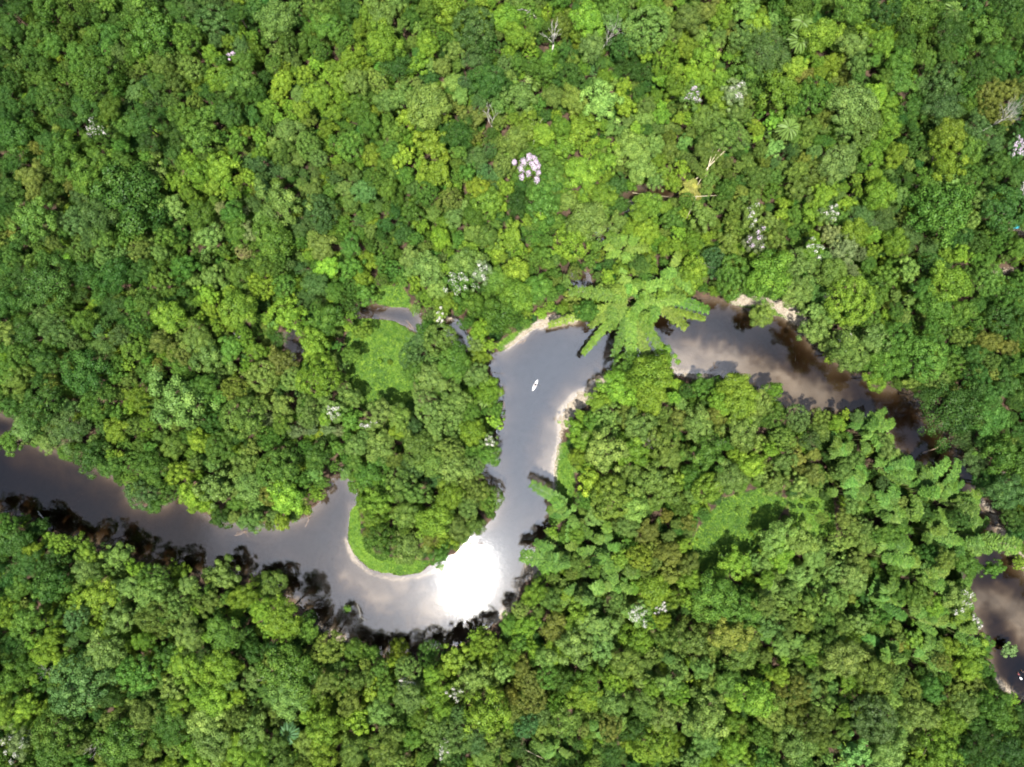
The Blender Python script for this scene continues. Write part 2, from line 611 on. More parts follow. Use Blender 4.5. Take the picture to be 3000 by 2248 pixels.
def leaf_cards(pos, nrm, length, width, rs, droop=0.0):
    n = len(pos)
    t = unit(np.cross(nrm, rs.normal(size=(n, 3))))
    b = unit(np.cross(nrm, t))
    ln = length * rs.uniform(0.7, 1.3, (n, 1))
    wd = width * rs.uniform(0.7, 1.3, (n, 1))
    V = np.empty((n, 4, 3))
    V[:, 0] = pos - t * ln
    V[:, 1] = pos + b * wd
    V[:, 2] = pos + t * ln
    V[:, 3] = pos - b * wd
    V[:, 2, 2] -= droop
    return V


def crown_mesh(seed, style):
    rs = np.random.RandomState(seed)
    st = dict(cauli=(46, .15, .26, 160, .82, .031, .8), open=(34, .14, .24, 160, .85, .033, .75), dome=(90, .10, .16, 80, .80, .026, .9),
              feather=(60, .12, .24, 120, .50, .022, .5), star=(26, .13, .2, 95, .75, .055, .8), clump=(22, .26, .38, 260, .95, .034, .9))[style]
    nb, r0, r1, nl, fz, ls, _ = st
    ph0 = rs.rand() * 6.28
    amp = dict(cauli=.16, open=.26, dome=.08, feather=.2, star=.25, clump=.18)[style]
    ks = rs.uniform(-1, 1, 6)
    i = np.arange(nb) + 0.5
    zc = 1 - 1.32 * i / nb + rs.normal(0, .04, nb)
    zc = np.clip(zc, -.45, 1)
    phi = i * 2.39996 + ph0 + rs.normal(0, .25, nb)
    rad = 1 + amp * (ks[0] * np.sin(phi * 2 + ks[3] * 3) + ks[1] * np.sin(phi * 3 + ks[4] * 3) + .7 * ks[2] * np.sin(phi * 5 + ks[5] * 3))
    rxy = np.sqrt(np.clip(1 - zc * zc, 0.0, 1))
    d = np.stack([rxy * np.cos(phi), rxy * np.sin(phi), zc], -1)
    br = rs.uniform(r0, r1, nb)
    depth = rs.uniform(.58, 1.1, nb) if style != 'dome' else rs.uniform(.9, 1.02, nb)
    c = d * ((1 - br) * depth * rad)[:, None]
    c[:, 2] *= fz
    P_, N_, LV = [], [], []
    for k in range(nb):
        n = int(nl * (br[k] / ((r0 + r1) / 2)) ** 2)
        v = unit(rs.normal(size=(n, 3)))
        o = unit(d[k] * .7 + np.array([0, 0, .5]))
        flip = (v @ o) < -.25
        v[flip] *= -1
        lump = 1 + .16 * np.sin(v[:, 0] * 7 + k) * np.sin(v[:, 1] * 7 + 2 * k) + .1 * np.sin(v[:, 2] * 9 + k * 3)
        rr = br[k] * lump * rs.uniform(.72, 1.08, n)
        pp = c[k] + v * rr[:, None] * np.array([1, 1, .8 if style != 'feather' else .45])
        P_.append(pp)
        N_.append(unit(v * 1.0 + o * .12 + rs.normal(size=(n, 3)) * .34))
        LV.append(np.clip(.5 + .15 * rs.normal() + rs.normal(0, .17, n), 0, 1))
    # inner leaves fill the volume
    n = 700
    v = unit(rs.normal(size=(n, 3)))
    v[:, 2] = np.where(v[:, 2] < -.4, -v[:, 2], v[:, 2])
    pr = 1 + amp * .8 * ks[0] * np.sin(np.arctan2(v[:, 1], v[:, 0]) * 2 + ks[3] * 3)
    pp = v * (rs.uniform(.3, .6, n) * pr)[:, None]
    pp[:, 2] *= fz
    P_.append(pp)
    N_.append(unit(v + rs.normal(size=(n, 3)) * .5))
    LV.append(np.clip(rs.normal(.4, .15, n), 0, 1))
    pos, nr, lv = np.concatenate(P_), np.concatenate(N_), np.concatenate(LV)
    # irregularity of the outline
    A = leaf_cards(pos, nr, ls, ls * .62, rs)
    nn = len(pos) - n
    A[nn:] = leaf_cards(pos[nn:], nr[nn:], ls * 1.8, ls * 1.2, rs)
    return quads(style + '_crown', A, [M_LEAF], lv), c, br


STYLES = ['cauli'] * 8 + ['open'] * 5 + ['dome'] * 4 + ['feather'] * 3 + ['star'] * 2
CROWNS = [(st, *crown_mesh(100 + i, st)) for i, st in enumerate(STYLES)]
BY = {}
for i, cme in enumerate(CROWNS):
    BY.setdefault(cme[0], []).append(i)
CLUMPS = [crown_mesh(300 + i, 'clump')[0] for i in range(4)]


def trunk_mesh(seed):
    r = random.Random(seed)
    polys = []
    bx, by = r.uniform(-.12, .12), r.uniform(-.12, .12)
    polys.append(([(0, 0, -0.05), (bx * .3, by * .3, .3), (bx, by, .62), (bx * 1.2, by * 1.2, .95)], [.075, .052, .042, .015]))
    for k in range(7):
        a = k * 2.4 + r.random()
        z0 = r.uniform(.5, .7)
        ln = r.uniform(.5, .85)
        polys.append(([(bx, by, z0), (bx + math.cos(a) * ln * .5, by + math.sin(a) * ln * .5, z0 + .12), (bx + math.cos(a) * ln, by + math.sin(a) * ln, z0 + r.uniform(.16, .3))], [.03, .02, .006]))
    return tube_mesh('trunk', polys, M_BARK, 6)


TRUNKS = [trunk_mesh(i) for i in range(4)]

# ------------------------------------------------------------------ palette: leaf colours of each kind of crown
PAL = dict(G=(.072, .146, .020), L=(.126, .214, .021), D=(.044, .102, .017), B=(.070, .134, .033), O=(.104, .163, .027),
           P=(.122, .199, .040), R=(.122, .152, .027), Y=(.155, .208, .020), W=(.134, .180, .065))
PALNAME = dict(G='mid green', L='lime green', D='deep green', B='bluish green', O='olive', P='pale green', R='rusty-tinged', Y='yellow-green', W='silvery green')

TILES = [
 (0, 0, "310 60 110 L|700 30 60 L|990 190 150 G|640 470 120 G|85 490 80 D|190 320 60 D|340 300 80 O|500 350 70 L|1400 140 110 B|1790 130 120 P|1740 240 50 G|2080 40 110 L|2120 160 110 G|1650 330 70 L|1540 530 100 L|1430 520 90 L|1560 620 70 L|1660 600 80 G|1480 270 45 L|1340 750 75 P|870 590 60 B|340 640 100 G|540 700 90 G|800 830 90 L|920 800 110 G|1130 870 100 D|640 880 90 W|1050 430 80 O|1490 740 90 G|1870 860 90 P|2000 950 80 O|1740 700 60 L|2060 620 90 L|2170 730 60 L|1300 900 110 G|1540 920 70 G|200 1150 80 R|225 1240 60 R|50 1230 90 G|330 1250 70 D|220 1420 130 L|560 1150 100 P|870 1300 250 D|640 1400 120 B|500 1440 90 B|1000 1130 90 W|1280 1120 100 L|1440 1090 100 L|1620 1150 60 L|1820 1320 140 P|2080 1370 110 B|1700 1220 55 B|1300 1400 100 O|1370 1540 100 P|1620 1510 70 W|1540 1500 80 L|1770 1540 130 L|515 1640 65 O|790 1560 60 O|2090 1600 90 P|900 1630 70 P|900 80 100 G|1150 80 90 D|80 60 90 D|1210 250 90 G|1650 60 80 D|90 880 110 D|420 960 110 G|640 1020 80 G|80 1060 90 D"),
 (1000, 0, "860 190 130 B|950 300 80 D|700 50 120 L|1130 230 80 L|1080 130 90 L|1210 90 80 G|260 130 110 P|270 280 120 L|60 400 80 L|350 420 110 D|500 180 50 O|560 60 70 G|860 390 80 B|950 530 110 D|560 290 80 L|740 330 70 P|230 530 70 P|1600 130 110 L|1740 150 90 P|1620 310 90 B|1830 300 80 D|1970 200 140 P|2100 380 90 L|1420 170 80 O|1240 440 60 G|1500 520 90 D|1900 450 80 D|570 680 140 P|870 760 80 R|1210 820 90 L|1130 900 100 O|1170 620 110 P|1290 660 50 G|1680 670 120 P|1830 680 80 L|1500 650 90 O|1560 850 110 L|1880 960 110 P|590 930 110 L|200 1000 70 L|330 850 80 G|750 870 110 D|620 1110 110 L|820 1120 60 G|1010 1130 50 B|1060 1060 80 P|1550 1120 110 L|1340 1150 100 G|150 1240 80 P|290 1210 80 G|700 1300 80 P|960 1320 110 L|1300 1300 130 G|1150 1330 80 D|1600 1420 130 P|1390 1430 60 G|1800 1330 70 D|1500 1560 120 L|950 1540 80 O|650 1540 70 L|850 1400 80 G|1100 1530 90 L|400 1520 70 D|1930 1400 80 L|1990 1330 90 L|60 1600 70 G|1940 1090 100 P|830 1620 70 L|60 60 80 D|1620 50 90 L|1780 60 90 G|2000 40 90 L|100 700 100 G|430 760 80 L|60 950 90 G|460 1380 90 G|1440 960 80 L|1700 1270 90 L"),
 (2000, 0, "140 80 70 R|30 120 90 P|250 110 80 L|400 80 80 P|480 160 80 L|400 250 90 P|560 330 140 B|150 370 100 L|890 220 110 L|1050 220 70 G|1280 290 80 L|1100 300 90 P|970 420 80 L|1050 420 60 R|1400 420 100 G|1550 100 120 L|1750 200 120 G|1970 170 120 G|2150 200 90 D|1680 540 110 B|1690 700 120 B|1850 580 80 G|1900 850 90 B|630 590 130 L|60 500 80 L|420 480 120 G|1090 680 140 P|1180 800 110 P|1340 790 80 L|840 620 110 G|1010 1070 120 P|700 970 60 B|320 590 80 W|160 780 110 O|300 880 110 O|820 830 70 O|1720 870 110 Y|1700 1060 110 Y|1480 940 80 G|1420 540 90 G|1930 450 110 G|1990 600 90 R|1860 970 90 P|1850 1150 80 P|870 1130 90 O|480 1150 80 O|740 1230 90 O|920 1250 80 L|590 1230 60 G|640 1380 50 L|730 1390 50 G|870 1370 90 L|820 1540 160 L|1150 1400 90 B|1270 1250 100 L|1650 1380 190 G|1690 1190 80 P|2080 1350 140 G|1480 1530 100 B|1120 1500 90 L|1370 1570 90 L|1040 1600 100 W|560 1430 60 P|590 1560 80 O|300 1560 80 O|130 1400 90 O|60 1560 70 L|740 60 90 G|1080 60 110 G|1300 80 100 G|1900 30 100 D|2100 60 100 D|2080 380 100 D|1240 1000 90 L|1250 620 80 L|1560 1180 90 G|2050 1080 80 D|1500 700 90 G|230 640 70 L"),
 (0, 750, "290 190 175 G|150 130 80 D|740 140 120 G|930 100 80 G|1050 170 90 G|950 300 90 G|1190 80 90 P|1370 140 80 P|1560 120 90 G|1700 190 90 L|2050 180 90 B|2000 260 70 B|1870 390 110 L|1590 280 90 L|1370 340 70 L|1560 350 120 L|1110 400 110 L|900 440 80 P|550 430 90 O|380 480 100 B|150 500 120 G|320 580 60 L|670 590 90 B|880 590 90 P|40 750 100 O|120 790 90 O|300 680 90 G|560 760 150 G|760 700 60 G|1280 540 100 P|1170 640 80 R|1350 640 120 P|1500 600 80 G|1800 530 60 D|2040 580 110 L|1650 610 70 L|1830 680 95 R|1710 780 100 P|2060 780 130 L|1830 980 90 P|1570 1050 130 O|1520 860 80 O|1180 730 80 L|1160 930 180 P|900 900 80 L|760 1020 60 L|620 960 90 L|270 960 130 D|430 1120 130 B|180 1100 90 P|60 1205 80 O|1380 1060 90 G|760 1130 80 L|880 1100 60 O|1130 1240 80 O|1300 1200 80 L|670 1230 60 W|780 1290 35 Y|430 1270 60 L|600 1300 110 G|720 1370 70 G|870 1340 80 P|1000 1370 110 L|1170 1400 90 L|1600 1350 90 P|1420 1240 90 P|1750 1180 80 P|1800 1390 130 L|1620 1480 110 P|1400 1500 120 P|1850 1560 120 L|920 1550 95 B|1080 1520 80 O|1240 1545 80 L|1760 1540 80 R|2060 1300 90 G|2000 1010 90 P|1930 1130 60 W|2130 80 80 L|2120 420 110 G|2170 230 70 G|540 130 90 D|60 300 90 D|740 330 90 D|1330 850 90 G|1700 60 80 L|80 980 80 D"),
 (1000, 750, "130 490 60 L|130 130 70 L|560 80 110 P|800 60 110 P|1000 150 90 G|1130 110 100 L|1250 220 100 G|1150 270 110 L|680 310 80 L|850 310 90 G|1030 400 130 G|560 480 80 D|500 550 80 B|460 650 85 B|650 550 110 O|600 680 60 P|870 570 70 P|900 650 70 L|740 700 110 G|590 800 110 P|460 740 70 G|880 770 80 P|960 870 90 L|1000 990 60 G|740 940 100 P|260 1010 100 P|380 1040 80 O|380 1120 70 L|570 990 100 P|60 910 80 P|60 1060 80 G|250 1230 110 P|500 1230 110 O|470 1110 70 B|720 1080 90 P|860 1140 90 L|700 1250 80 P|950 1290 80 G|740 1380 120 P|580 1320 110 P|450 1370 80 B|200 1420 110 G|380 1480 110 O|240 1580 110 L|480 1540 80 O|700 1560 100 L|860 1500 100 O|970 1570 80 G|1660 930 75 L|1800 850 120 L|2000 750 140 L|1850 720 100 G|2090 660 80 L|1710 1040 90 P|1850 1030 80 P|1530 1120 85 L|1640 1090 80 G|2000 920 110 L|1920 1100 110 P|1700 1260 140 P|1580 1210 75 L|2080 1190 110 O|2170 1050 80 P|1900 1260 100 L|2130 1300 80 O|1620 1480 100 L|1760 1480 110 G|1750 1570 130 O|2000 1450 120 P|2100 1520 100 O|1900 1620 100 P|1580 1590 70 G|2180 1450 60 L|1490 260 60 O|60 80 80 G|330 100 80 G|60 300 70 G|60 640 60 G|840 1020 80 G|640 420 60 L|900 480 70 L|580 380 60 P"),
 (2000, 750, "70 100 100 L|340 40 110 B|210 110 50 B|320 140 120 G|560 120 150 L|470 210 80 G|310 240 60 L|740 240 100 P|750 60 110 P|510 385 85 O|960 110 100 O|850 480 100 P|1080 290 150 L|1070 630 120 P|1240 550 100 P|1370 540 110 L|1250 790 80 L|1310 700 120 G|1720 170 130 L|1640 330 110 G|1800 370 90 O|1460 90 80 P|1560 660 140 G|1730 720 90 L|1960 560 80 R|2110 250 100 L|1980 150 100 O|2080 400 110 G|2100 830 80 G|1800 880 110 G|1570 900 70 G|1760 1010 210 G|2000 1050 120 G|2070 1290 130 G|1900 1330 100 B|2100 1530 120 B|1970 1480 90 G|340 830 95 L|110 850 80 G|250 950 90 L|490 890 70 L|590 870 60 L|370 950 120 L|220 1030 70 R|480 960 90 P|100 1100 110 P|380 1130 120 P|150 1280 120 G|570 1020 90 G|740 1050 80 B|650 1180 70 O|440 1350 90 L|300 1440 110 P|650 1330 80 R|600 1470 90 P|170 1500 100 L|60 1420 90 G|1450 640 90 G|1900 800 90 D|1500 830 70 P|1300 130 90 G"),
 (0, 1498, "80 200 110 G|60 100 80 G|400 215 70 L|250 110 75 G|220 270 70 L|570 250 80 L|350 330 110 D|180 350 100 G|760 290 100 P|560 370 90 P|340 480 120 D|130 490 80 P|1160 390 75 L|1000 430 90 G|640 540 110 L|820 490 80 P|980 540 110 P|1360 410 50 P|1460 410 110 P|1700 370 40 L|1760 480 100 O|2010 610 50 G|1580 550 90 L|1360 590 80 O|1140 600 90 P|1000 670 110 O|790 680 110 P|670 670 60 L|500 690 80 B|190 700 110 P|350 820 80 Y|300 920 90 Y|1830 690 110 L|1860 790 60 L|1700 640 80 L|1450 780 110 G|1230 840 100 P|930 830 70 L|1090 930 90 G|680 900 120 P|530 1110 190 B|900 1050 120 P|1200 1000 110 L|1430 1010 120 L|1130 1140 90 P|1300 1180 90 L|1400 1230 110 L|1640 1080 80 P|1880 1020 170 G|1880 1200 130 P|2130 880 100 O|2110 1110 90 O|940 1310 90 P|730 1190 80 G|380 1420 150 L|340 1560 110 L|170 1270 80 L|800 1480 150 G|730 1360 70 P|1100 1400 130 D|1000 1540 60 O|1340 1350 110 P|1370 1500 120 P|1240 1530 70 L|1540 1560 80 L|1650 1420 110 P|1300 1620 100 L|1800 1500 90 O|2090 1390 120 L|1980 1480 80 O|2100 1530 110 L|50 640 90 L|70 1090 110 L|180 1000 70 L|60 860 90 D|60 440 90 G|600 1000 90 G|1650 900 90 D|2000 780 70 G"),
 (1000, 1498, "200 50 80 L|420 30 100 O|600 60 120 L|750 100 90 P|870 90 70 O|260 200 110 G|430 230 110 P|570 160 70 R|680 180 90 L|460 305 75 P|640 290 75 G|90 890 80 G|370 900 80 L|580 920 90 G|740 950 100 L|860 900 70 L|960 840 70 L|430 1020 80 P|100 1080 90 O|210 1180 90 L|60 1220 90 O|300 1140 80 G|440 1200 100 P|610 1170 100 L|860 1080 110 P|1060 930 90 G|1090 720 70 G|1180 740 90 L|1250 530 80 L|1350 560 80 O|1400 760 110 R|1540 700 100 L|1660 740 110 P|1500 870 130 P|1680 860 110 P|1390 900 80 L|1330 940 80 P|1500 960 100 P|1770 600 70 P|2030 510 110 L|2160 560 70 L|2110 270 90 R|1920 820 110 L|2100 800 90 O|1850 980 110 O|1770 1090 80 L|2120 950 40 P|2130 1120 80 P|1600 1090 100 G|1450 1100 80 G|1240 1120 80 R|1230 1220 90 R|1400 1250 70 L|930 1300 150 L|980 1180 80 O|1080 1200 70 R|1570 1190 110 L|1760 1240 100 P|1740 1390 80 R|1450 1360 100 O|1960 1250 90 P|2100 1320 100 P|2040 1500 120 L|2180 1180 70 L|600 1390 90 P|740 1440 110 P|280 1560 110 O|110 1350 90 L|250 1290 100 P|860 1500 90 B|340 1630 80 O|930 1580 80 O|1200 1380 80 B|1900 1400 90 D|80 1560 90 O|1750 1580 90 D|460 1450 80 G|200 930 70 G"),
 (2000, 1498, "330 340 100 L|620 170 120 P|770 190 110 P|640 290 90 L|850 290 80 P|900 45 40 O|1020 190 70 P|40 350 80 R|60 440 80 L|200 560 150 G|370 640 120 G|740 420 90 P|900 470 70 P|1100 440 90 P|1280 440 70 P|1440 440 80 P|1840 345 85 L|2005 370 60 L|820 610 80 O|560 760 80 P|740 840 60 P|60 840 120 O|310 800 120 R|380 920 110 O|120 1010 70 P|650 960 45 L|1040 950 130 R|960 830 80 O|1230 1060 120 O|1470 1140 70 R|820 1130 80 P|740 1160 90 R|1080 1120 80 L|300 1100 100 O|470 1200 130 L|170 1330 130 P|150 1490 90 P|320 1530 90 L|560 1300 100 O|860 1370 110 O|1050 1430 60 O|900 1270 80 P|1230 1340 140 B|1380 1370 110 P|1530 1310 110 P|1720 1370 90 L|1650 1530 130 L|1330 1540 110 P|1120 1560 110 P|740 1520 120 P|1830 1250 100 O|1860 880 100 L|1960 850 50 G|1850 1010 80 L|1780 1170 90 O|2000 1260 110 G|1950 1500 110 D|2100 1540 100 D|2160 130 80 D|2140 50 80 D|2180 330 50 L|1600 1150 90 G|500 1440 80 G|1540 440 80 P|1620 380 70 P|1700 480 80 P"),
]

# bamboo: centre in 2212 px units, number of plumes, size, favoured direction (degrees, picture x right / y up) or None
BAMBOO = [(1363, 648, 54, .97, -75, 'feathery bamboo clump whose plumes fan out over the river narrows'),
          (1350, 540, 16, .95, None, 'bamboo clump standing behind the fan of plumes over the narrows'),
          (1450, 590, 15, .95, -20, 'bamboo clump with drooping plumes beside the wide shaded pool'),
          (1228, 1112, 13, .9, 150, 'bamboo clump sending one long plume out over the bright channel'),
          (1210, 1190, 18, .95, 180, 'bamboo clump with plumes lying low over the water near the small sandy cove'),
          (1300, 1175, 16, .95, None, 'bamboo clump between the reed strip and the grassy glade'),
          (1255, 1265, 18, .95, 240, 'bamboo clump behind the small sandy cove'),
          (1335, 1250, 16, .95, 220, 'bamboo clump set inland of the small sandy cove'),
          (1790, 985, 13, .9, 60, 'bamboo clump closest to the tan shallows at the head of the grove'),
          (1860, 935, 16, 1.0, 60, 'bamboo clump leaning out over the river bend at the head of the grove'),
          (1895, 1010, 18, 1.05, 40, 'bamboo clump second from the river bend in the grove'),
          (1815, 1060, 14, .9, None, 'bamboo clump at the edge of the small shaded glade'),
          (1960, 1050, 18, 1.05, 20, 'bamboo clump facing the dark narrow channel'),
          (1900, 1110, 15, 1.0, None, 'bamboo clump in the middle of the grove beside the shaded glade'),
          (2035, 1080, 16, 1.0, 20, 'bamboo clump where the dark narrow channel disappears'),
          (1990, 1150, 16, 1.0, 10, 'bamboo clump one row back from the muddy channel'),
          (2060, 1160, 18, 1.0, -5, 'bamboo clump pushing one plume out over the muddy channel'),
          (1900, 1200, 15, 1.0, None, 'bamboo clump just past the shaded glade'),
          (1975, 1240, 16, 1.0, None, 'bamboo clump behind the lime bush of the lower pool'),
          (2045, 1270, 13, .9, 0, 'bamboo clump next to the grey lower pool'),
          (1885, 1290, 15, 1.0, None, 'bamboo clump inland beside the rusty trees'),
          (1965, 1330, 16, 1.0, None, 'bamboo clump in the lower half of the grove'),
          (2040, 1350, 15, .95, None, 'bamboo clump near the white-flowered bank of the lower pool'),
          (1905, 1390, 14, .95, 230, 'bamboo clump beside the big orange-tinged tree'),
          (1985, 1420, 14, .95, None, 'bamboo clump at the foot of the grove'),
          (1490, 400, 11, .8, None, 'yellowing broken bamboo clump with bare dry culms'),
          (1200, 1610, 10, .9, 150, 'bamboo clump with one long yellow culm in the lower forest'),
          (1290, 1590, 9, .85, 60, 'small bamboo clump next to the long yellow culm'),
          (1660, 140, 7, .8, 30, 'small bamboo clump tucked among lime green domes'),
          ]
BAM_PX = np.array([(b[0] * S, b[1] * S, (88 if b[2] > 30 else 52) * b[3]) for b in BAMBOO])

# flowering trees: x, y (photo px), crown radius px, petal colour, crown colour, label
FLOWER = [(1548, 492, 44, 'L', 'G', 'tree covered in lilac-pink blossom in the middle of the forest'),
          (1345, 832, 46, 'W', 'G', 'tree with white blossom heads above the oxbow pond'),
          (1404, 803, 34, 'W', 'W', 'small tree dotted with pinkish-white blossom next to the white-headed one'),
          (2200, 632, 34, 'W', 'P', 'tree with whitish blossom close to the dry broken bamboo'),
          (2212, 708, 34, 'L', 'W', 'tree with faint lilac-white blossom behind the sandy shore'),
          (2424, 632, 30, 'W', 'P', 'pale tree with a whitish blossoming top by the blossoming pair'),
          (2022, 280, 36, 'L', 'P', 'tree with a lilac-white patch of blossom above the dry bamboo'),
          (2148, 275, 36, 'W', 'W', 'grey-green tree with a white blossom tuft at its foot'),
          (2976, 432, 26, 'L', 'B', 'lilac-blue flowering tree beside the bleached bare tree'),
          (2992, 552, 22, 'W', 'D', 'white flowering tree at the frame edge below the lilac-blue one'),
          (1082, 1244, 24, 'W', 'P', 'small tree with a bright white blossom head on the peninsula'),
          (1434, 1296, 26, 'W', 'P', 'small white-blossomed tree near the channel bank of the peninsula'),
          (1866, 1800, 36, 'W', 'P', 'tree with loose greyish-white blossom in the lower forest'),
          (1934, 1778, 20, 'W', 'P', 'little tree with a white blossom head beside the greyish-white one'),
          (1195, 2004, 30, 'W', 'W', 'round tree topped with cream-white blossom below the glare bend'),
          (1340, 2026, 26, 'W', 'O', 'olive tree with a few white blossoms near the cream-topped round tree'),
          (60, 2170, 40, 'W', 'W', 'silvery tree flecked with white blossom in the bottom corner'),
          (2804, 1752, 42, 'W', 'P', 'olive bank tree with a white patch beside the grey lower pool'),
          (2855, 1820, 22, 'W', 'W', 'small whitish shrub-like tree overhanging the grey lower pool'),
          (2465, 986, 26, 'W', 'P', 'bank tree with a cream-white blossom spot over the shaded bend'),
          (980, 1200, 34, 'W', 'P', 'whitish-flecked tree just outside the round meadow'),
          (290, 392, 36, 'W', 'G', 'tree with sparse pale blossom in the dark upper forest'),
          (1303, 2195, 34, 'W', 'P', 'tree with scattered pale blossom at the bottom edge'),
          (2562, 2065, 26, 'W', 'G', 'tree with a drooping pale tassel near the bottom edge'),
          (684, 164, 16, 'L', 'D', 'tiny purple-blossomed tree in the dark upper forest'),
          (2375, 738, 34, 'W', 'L', 'lime dome speckled with whitish blossom'),
          (1290, 925, 22, 'W', 'P', 'little pale-flowered tree beside the oxbow pond')]

rng = np.random.RandomState(11)
PLACED = []     # (px, py, rpx)


def fits(px, py, r):
    return PLACED and 0


def base_for(px, py, rm, zc):
    """world position of a trunk whose crown centre (height zc) is seen at that pixel; the tree gets lower until it stands on land"""
    for _ in range(9):
        x, y = P(px, py, zc)
        if sdf_at(x, y) > -0.6:
            return x, y, zc
        zc *= .82
    x, y = P(px, py, 2.5)
    return (x, y, 2.5) if sdf_at(x, y) > -1.5 else None


def px2m(r, z):
    return r * (H - z) / F


def style_for(c, r, rr):
    u = rr.rand()
    if c == 'B':
        return 'feather' if u < .45 else ('dome' if u < .85 else 'cauli')
    if c == 'D':
        return 'feather' if u < .35 else ('dome' if u < .55 else 'cauli')
    if c in 'LP':
        return 'cauli' if u < .58 else ('open' if u < .86 else ('dome' if u < .95 else 'star'))
    return 'cauli' if u < .5 else ('open' if u < .78 else 'dome')


def tint_of(c, rr, j=1.0):
    b = np.array(PAL[c])
    v = math.exp(rr.normal(0, .13 * j))
    h = rr.normal(0, .07 * j)
    t = b * v * np.array([1 + h, 1.0, 1 - h * .3 + rr.normal(0, .06)])
    return tuple(float(np.clip(k, .008, .5)) for k in t)


DATA = []
for X0, Y0, s in TILES:
    for it in s.split('|'):
        a, b, r, c = it.split()
        qx, qy = X0 + int(a) / 2.211, Y0 + int(b) / 2.211
        # leaf codes go darker towards frame edges: partly species, partly vignette put into colour
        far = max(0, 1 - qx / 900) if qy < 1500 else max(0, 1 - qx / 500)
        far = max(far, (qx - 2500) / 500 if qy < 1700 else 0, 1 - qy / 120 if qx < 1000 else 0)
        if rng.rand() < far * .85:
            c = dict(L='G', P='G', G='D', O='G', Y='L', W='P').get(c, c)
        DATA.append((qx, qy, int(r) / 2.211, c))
# no doubles, no trees inside bamboo, blossom trees or open water
keep = []
for px, py, r, c in sorted(DATA, key=lambda t: -t[2]):
    if any(math.hypot(px - q[0], py - q[1]) < .45 * (r + q[2]) for q in keep):
        continue
    if any(math.hypot(px - q[0], py - q[1]) < .55 * q[2] + .25 * r for q in BAM_PX):
        continue
    if any(math.hypot(px - q[0], py - q[1]) < .6 * (q[2] + r * .6) for q in FLOWER):
        continue
    keep.append((px, py, r, c))
DATA = keep

TREES = []   # dicts
for px, py, r, c in DATA:
    rm = r * 1.13 * H / F * .94
    zt = float(np.clip(5.2 + 2.15 * rm + rng.normal(0, 1.3), 5.5, 18.5))
    zc = zt - .75 * rm
    b = base_for(px, py, rm, zc)
    if b is None:
        continue
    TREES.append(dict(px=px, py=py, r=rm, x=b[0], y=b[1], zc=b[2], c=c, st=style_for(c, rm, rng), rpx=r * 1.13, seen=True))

# small trees that fill the canopy between them
A = np.array([(t['px'], t['py'], t['rpx']) for t in TREES] + [(f[0], f[1], f[2]) for f in FLOWER] + [tuple(q) for q in BAM_PX])
cols = [t['c'] for t in TREES]
TA = np.array([(t['px'], t['py']) for t in TREES])
cand = np.stack([rng.uniform(-330, 3330, 60000), rng.uniform(-330, 2580, 60000), rng.uniform(17, 36, 60000) * (1 - .25 * np.linspace(0, 1, 60000))], -1)
pxs = sdf(cand[:, 0], cand[:, 1], POOLS_PX)
ing = np.zeros(len(cand), bool)
for p in GRASS_PX:
    d_ = seg_dist(cand[:, 0], cand[:, 1], p)
    ing |= inside(cand[:, 0], cand[:, 1], p) | (d_ < cand[:, 2] * .45)
sdm = np.zeros(len(cand))
for pl, wd, st in SAND:
    qq = [(a * S, b * S) for a, b in pl]
    ing |= seg_dist(cand[:, 0], cand[:, 1], qq, False) < wd * S * .5 + cand[:, 2] * .75
ok = (pxs > cand[:, 2] * .62) & ~ing
cand = cand[ok]
for px, py, r in cand:
    dd = np.hypot(A[:, 0] - px, A[:, 1] - py)
    if np.any(dd < .66 * (A[:, 2] + r)):
        continue
    kz = np.argsort(np.hypot(TA[:, 0] - px, TA[:, 1] - py))[:5]
    c = cols[kz[min(4, int(rng.exponential(1.6)))]]
    if rng.rand() < .12:
        c = 'GLPOD'[rng.randint(5)]
    rm = r * 1.15 * H / F * .95
    zc = float(np.clip(3.6 + 2.0 * rm + rng.normal(0, 2.2), 3.2, 13.5))
    b = base_for(px, py, rm, zc)
    if b is None:
        continue
    A = np.vstack([A, (px, py, r)])
    TREES.append(dict(px=px, py=py, r=rm, x=b[0], y=b[1], zc=b[2], c=c, st=style_for(c, rm, rng), rpx=r, seen=False))

inframe = [t for t in TREES if t['seen'] and 0 <= t['px'] <= 3000 and 0 <= t['py'] <= 2248]
inframe.sort(key=lambda t: -t['rpx'])
N_HERO = 300
HERO = inframe[:N_HERO]
hid = set(id(t) for t in HERO)
REST = [t for t in TREES if id(t) not in hid]
print('trees digitised', len(DATA), 'hero', len(HERO), 'rest', len(REST))

# ------------------------------------------------------------------ labels of the trees
MARKS = [(1567, 1130, 'the white kayak'), (1850, 860, 'the narrows bamboo'), (1548, 492, 'the lilac-blossomed tree'), (1110, 1075, 'the round meadow'),
         (1150, 925, 'the oxbow pond'), (2050, 540, 'the dry broken bamboo'), (1140, 1660, 'the peninsula tip'), (1370, 1690, 'the sun glare'),
         (2170, 1570, 'the sunny glade'), (2640, 1500, 'the big bamboo grove'), (2935, 340, 'the bleached bare tree'), (390, 590, 'the huge dark spreading tree'),
         (710, 1222, 'the big khaki tree'), (2470, 1930, 'the big rusty tree'), (2925, 1900, 'the grey lower pool'), (240, 2000, 'the huge blue-green tree'),
         (2280, 910, 'the sandy shore strip'), (600, 1560, 'the wide brown reach'), (150, 1450, 'the dark river entry'), (2213, 680, 'the white-blossom pair'),
         (1390, 90, 'the round grey-green tree'), (1195, 2004, 'the cream-topped tree'), (1866, 1800, 'the grey-blossomed tree'), (1700, 1560, 'the low water bamboo'),
         (2700, 1250, 'the dark narrow channel'), (2765, 270, 'the blue-green pair'), (600, 850, 'the left-over')]
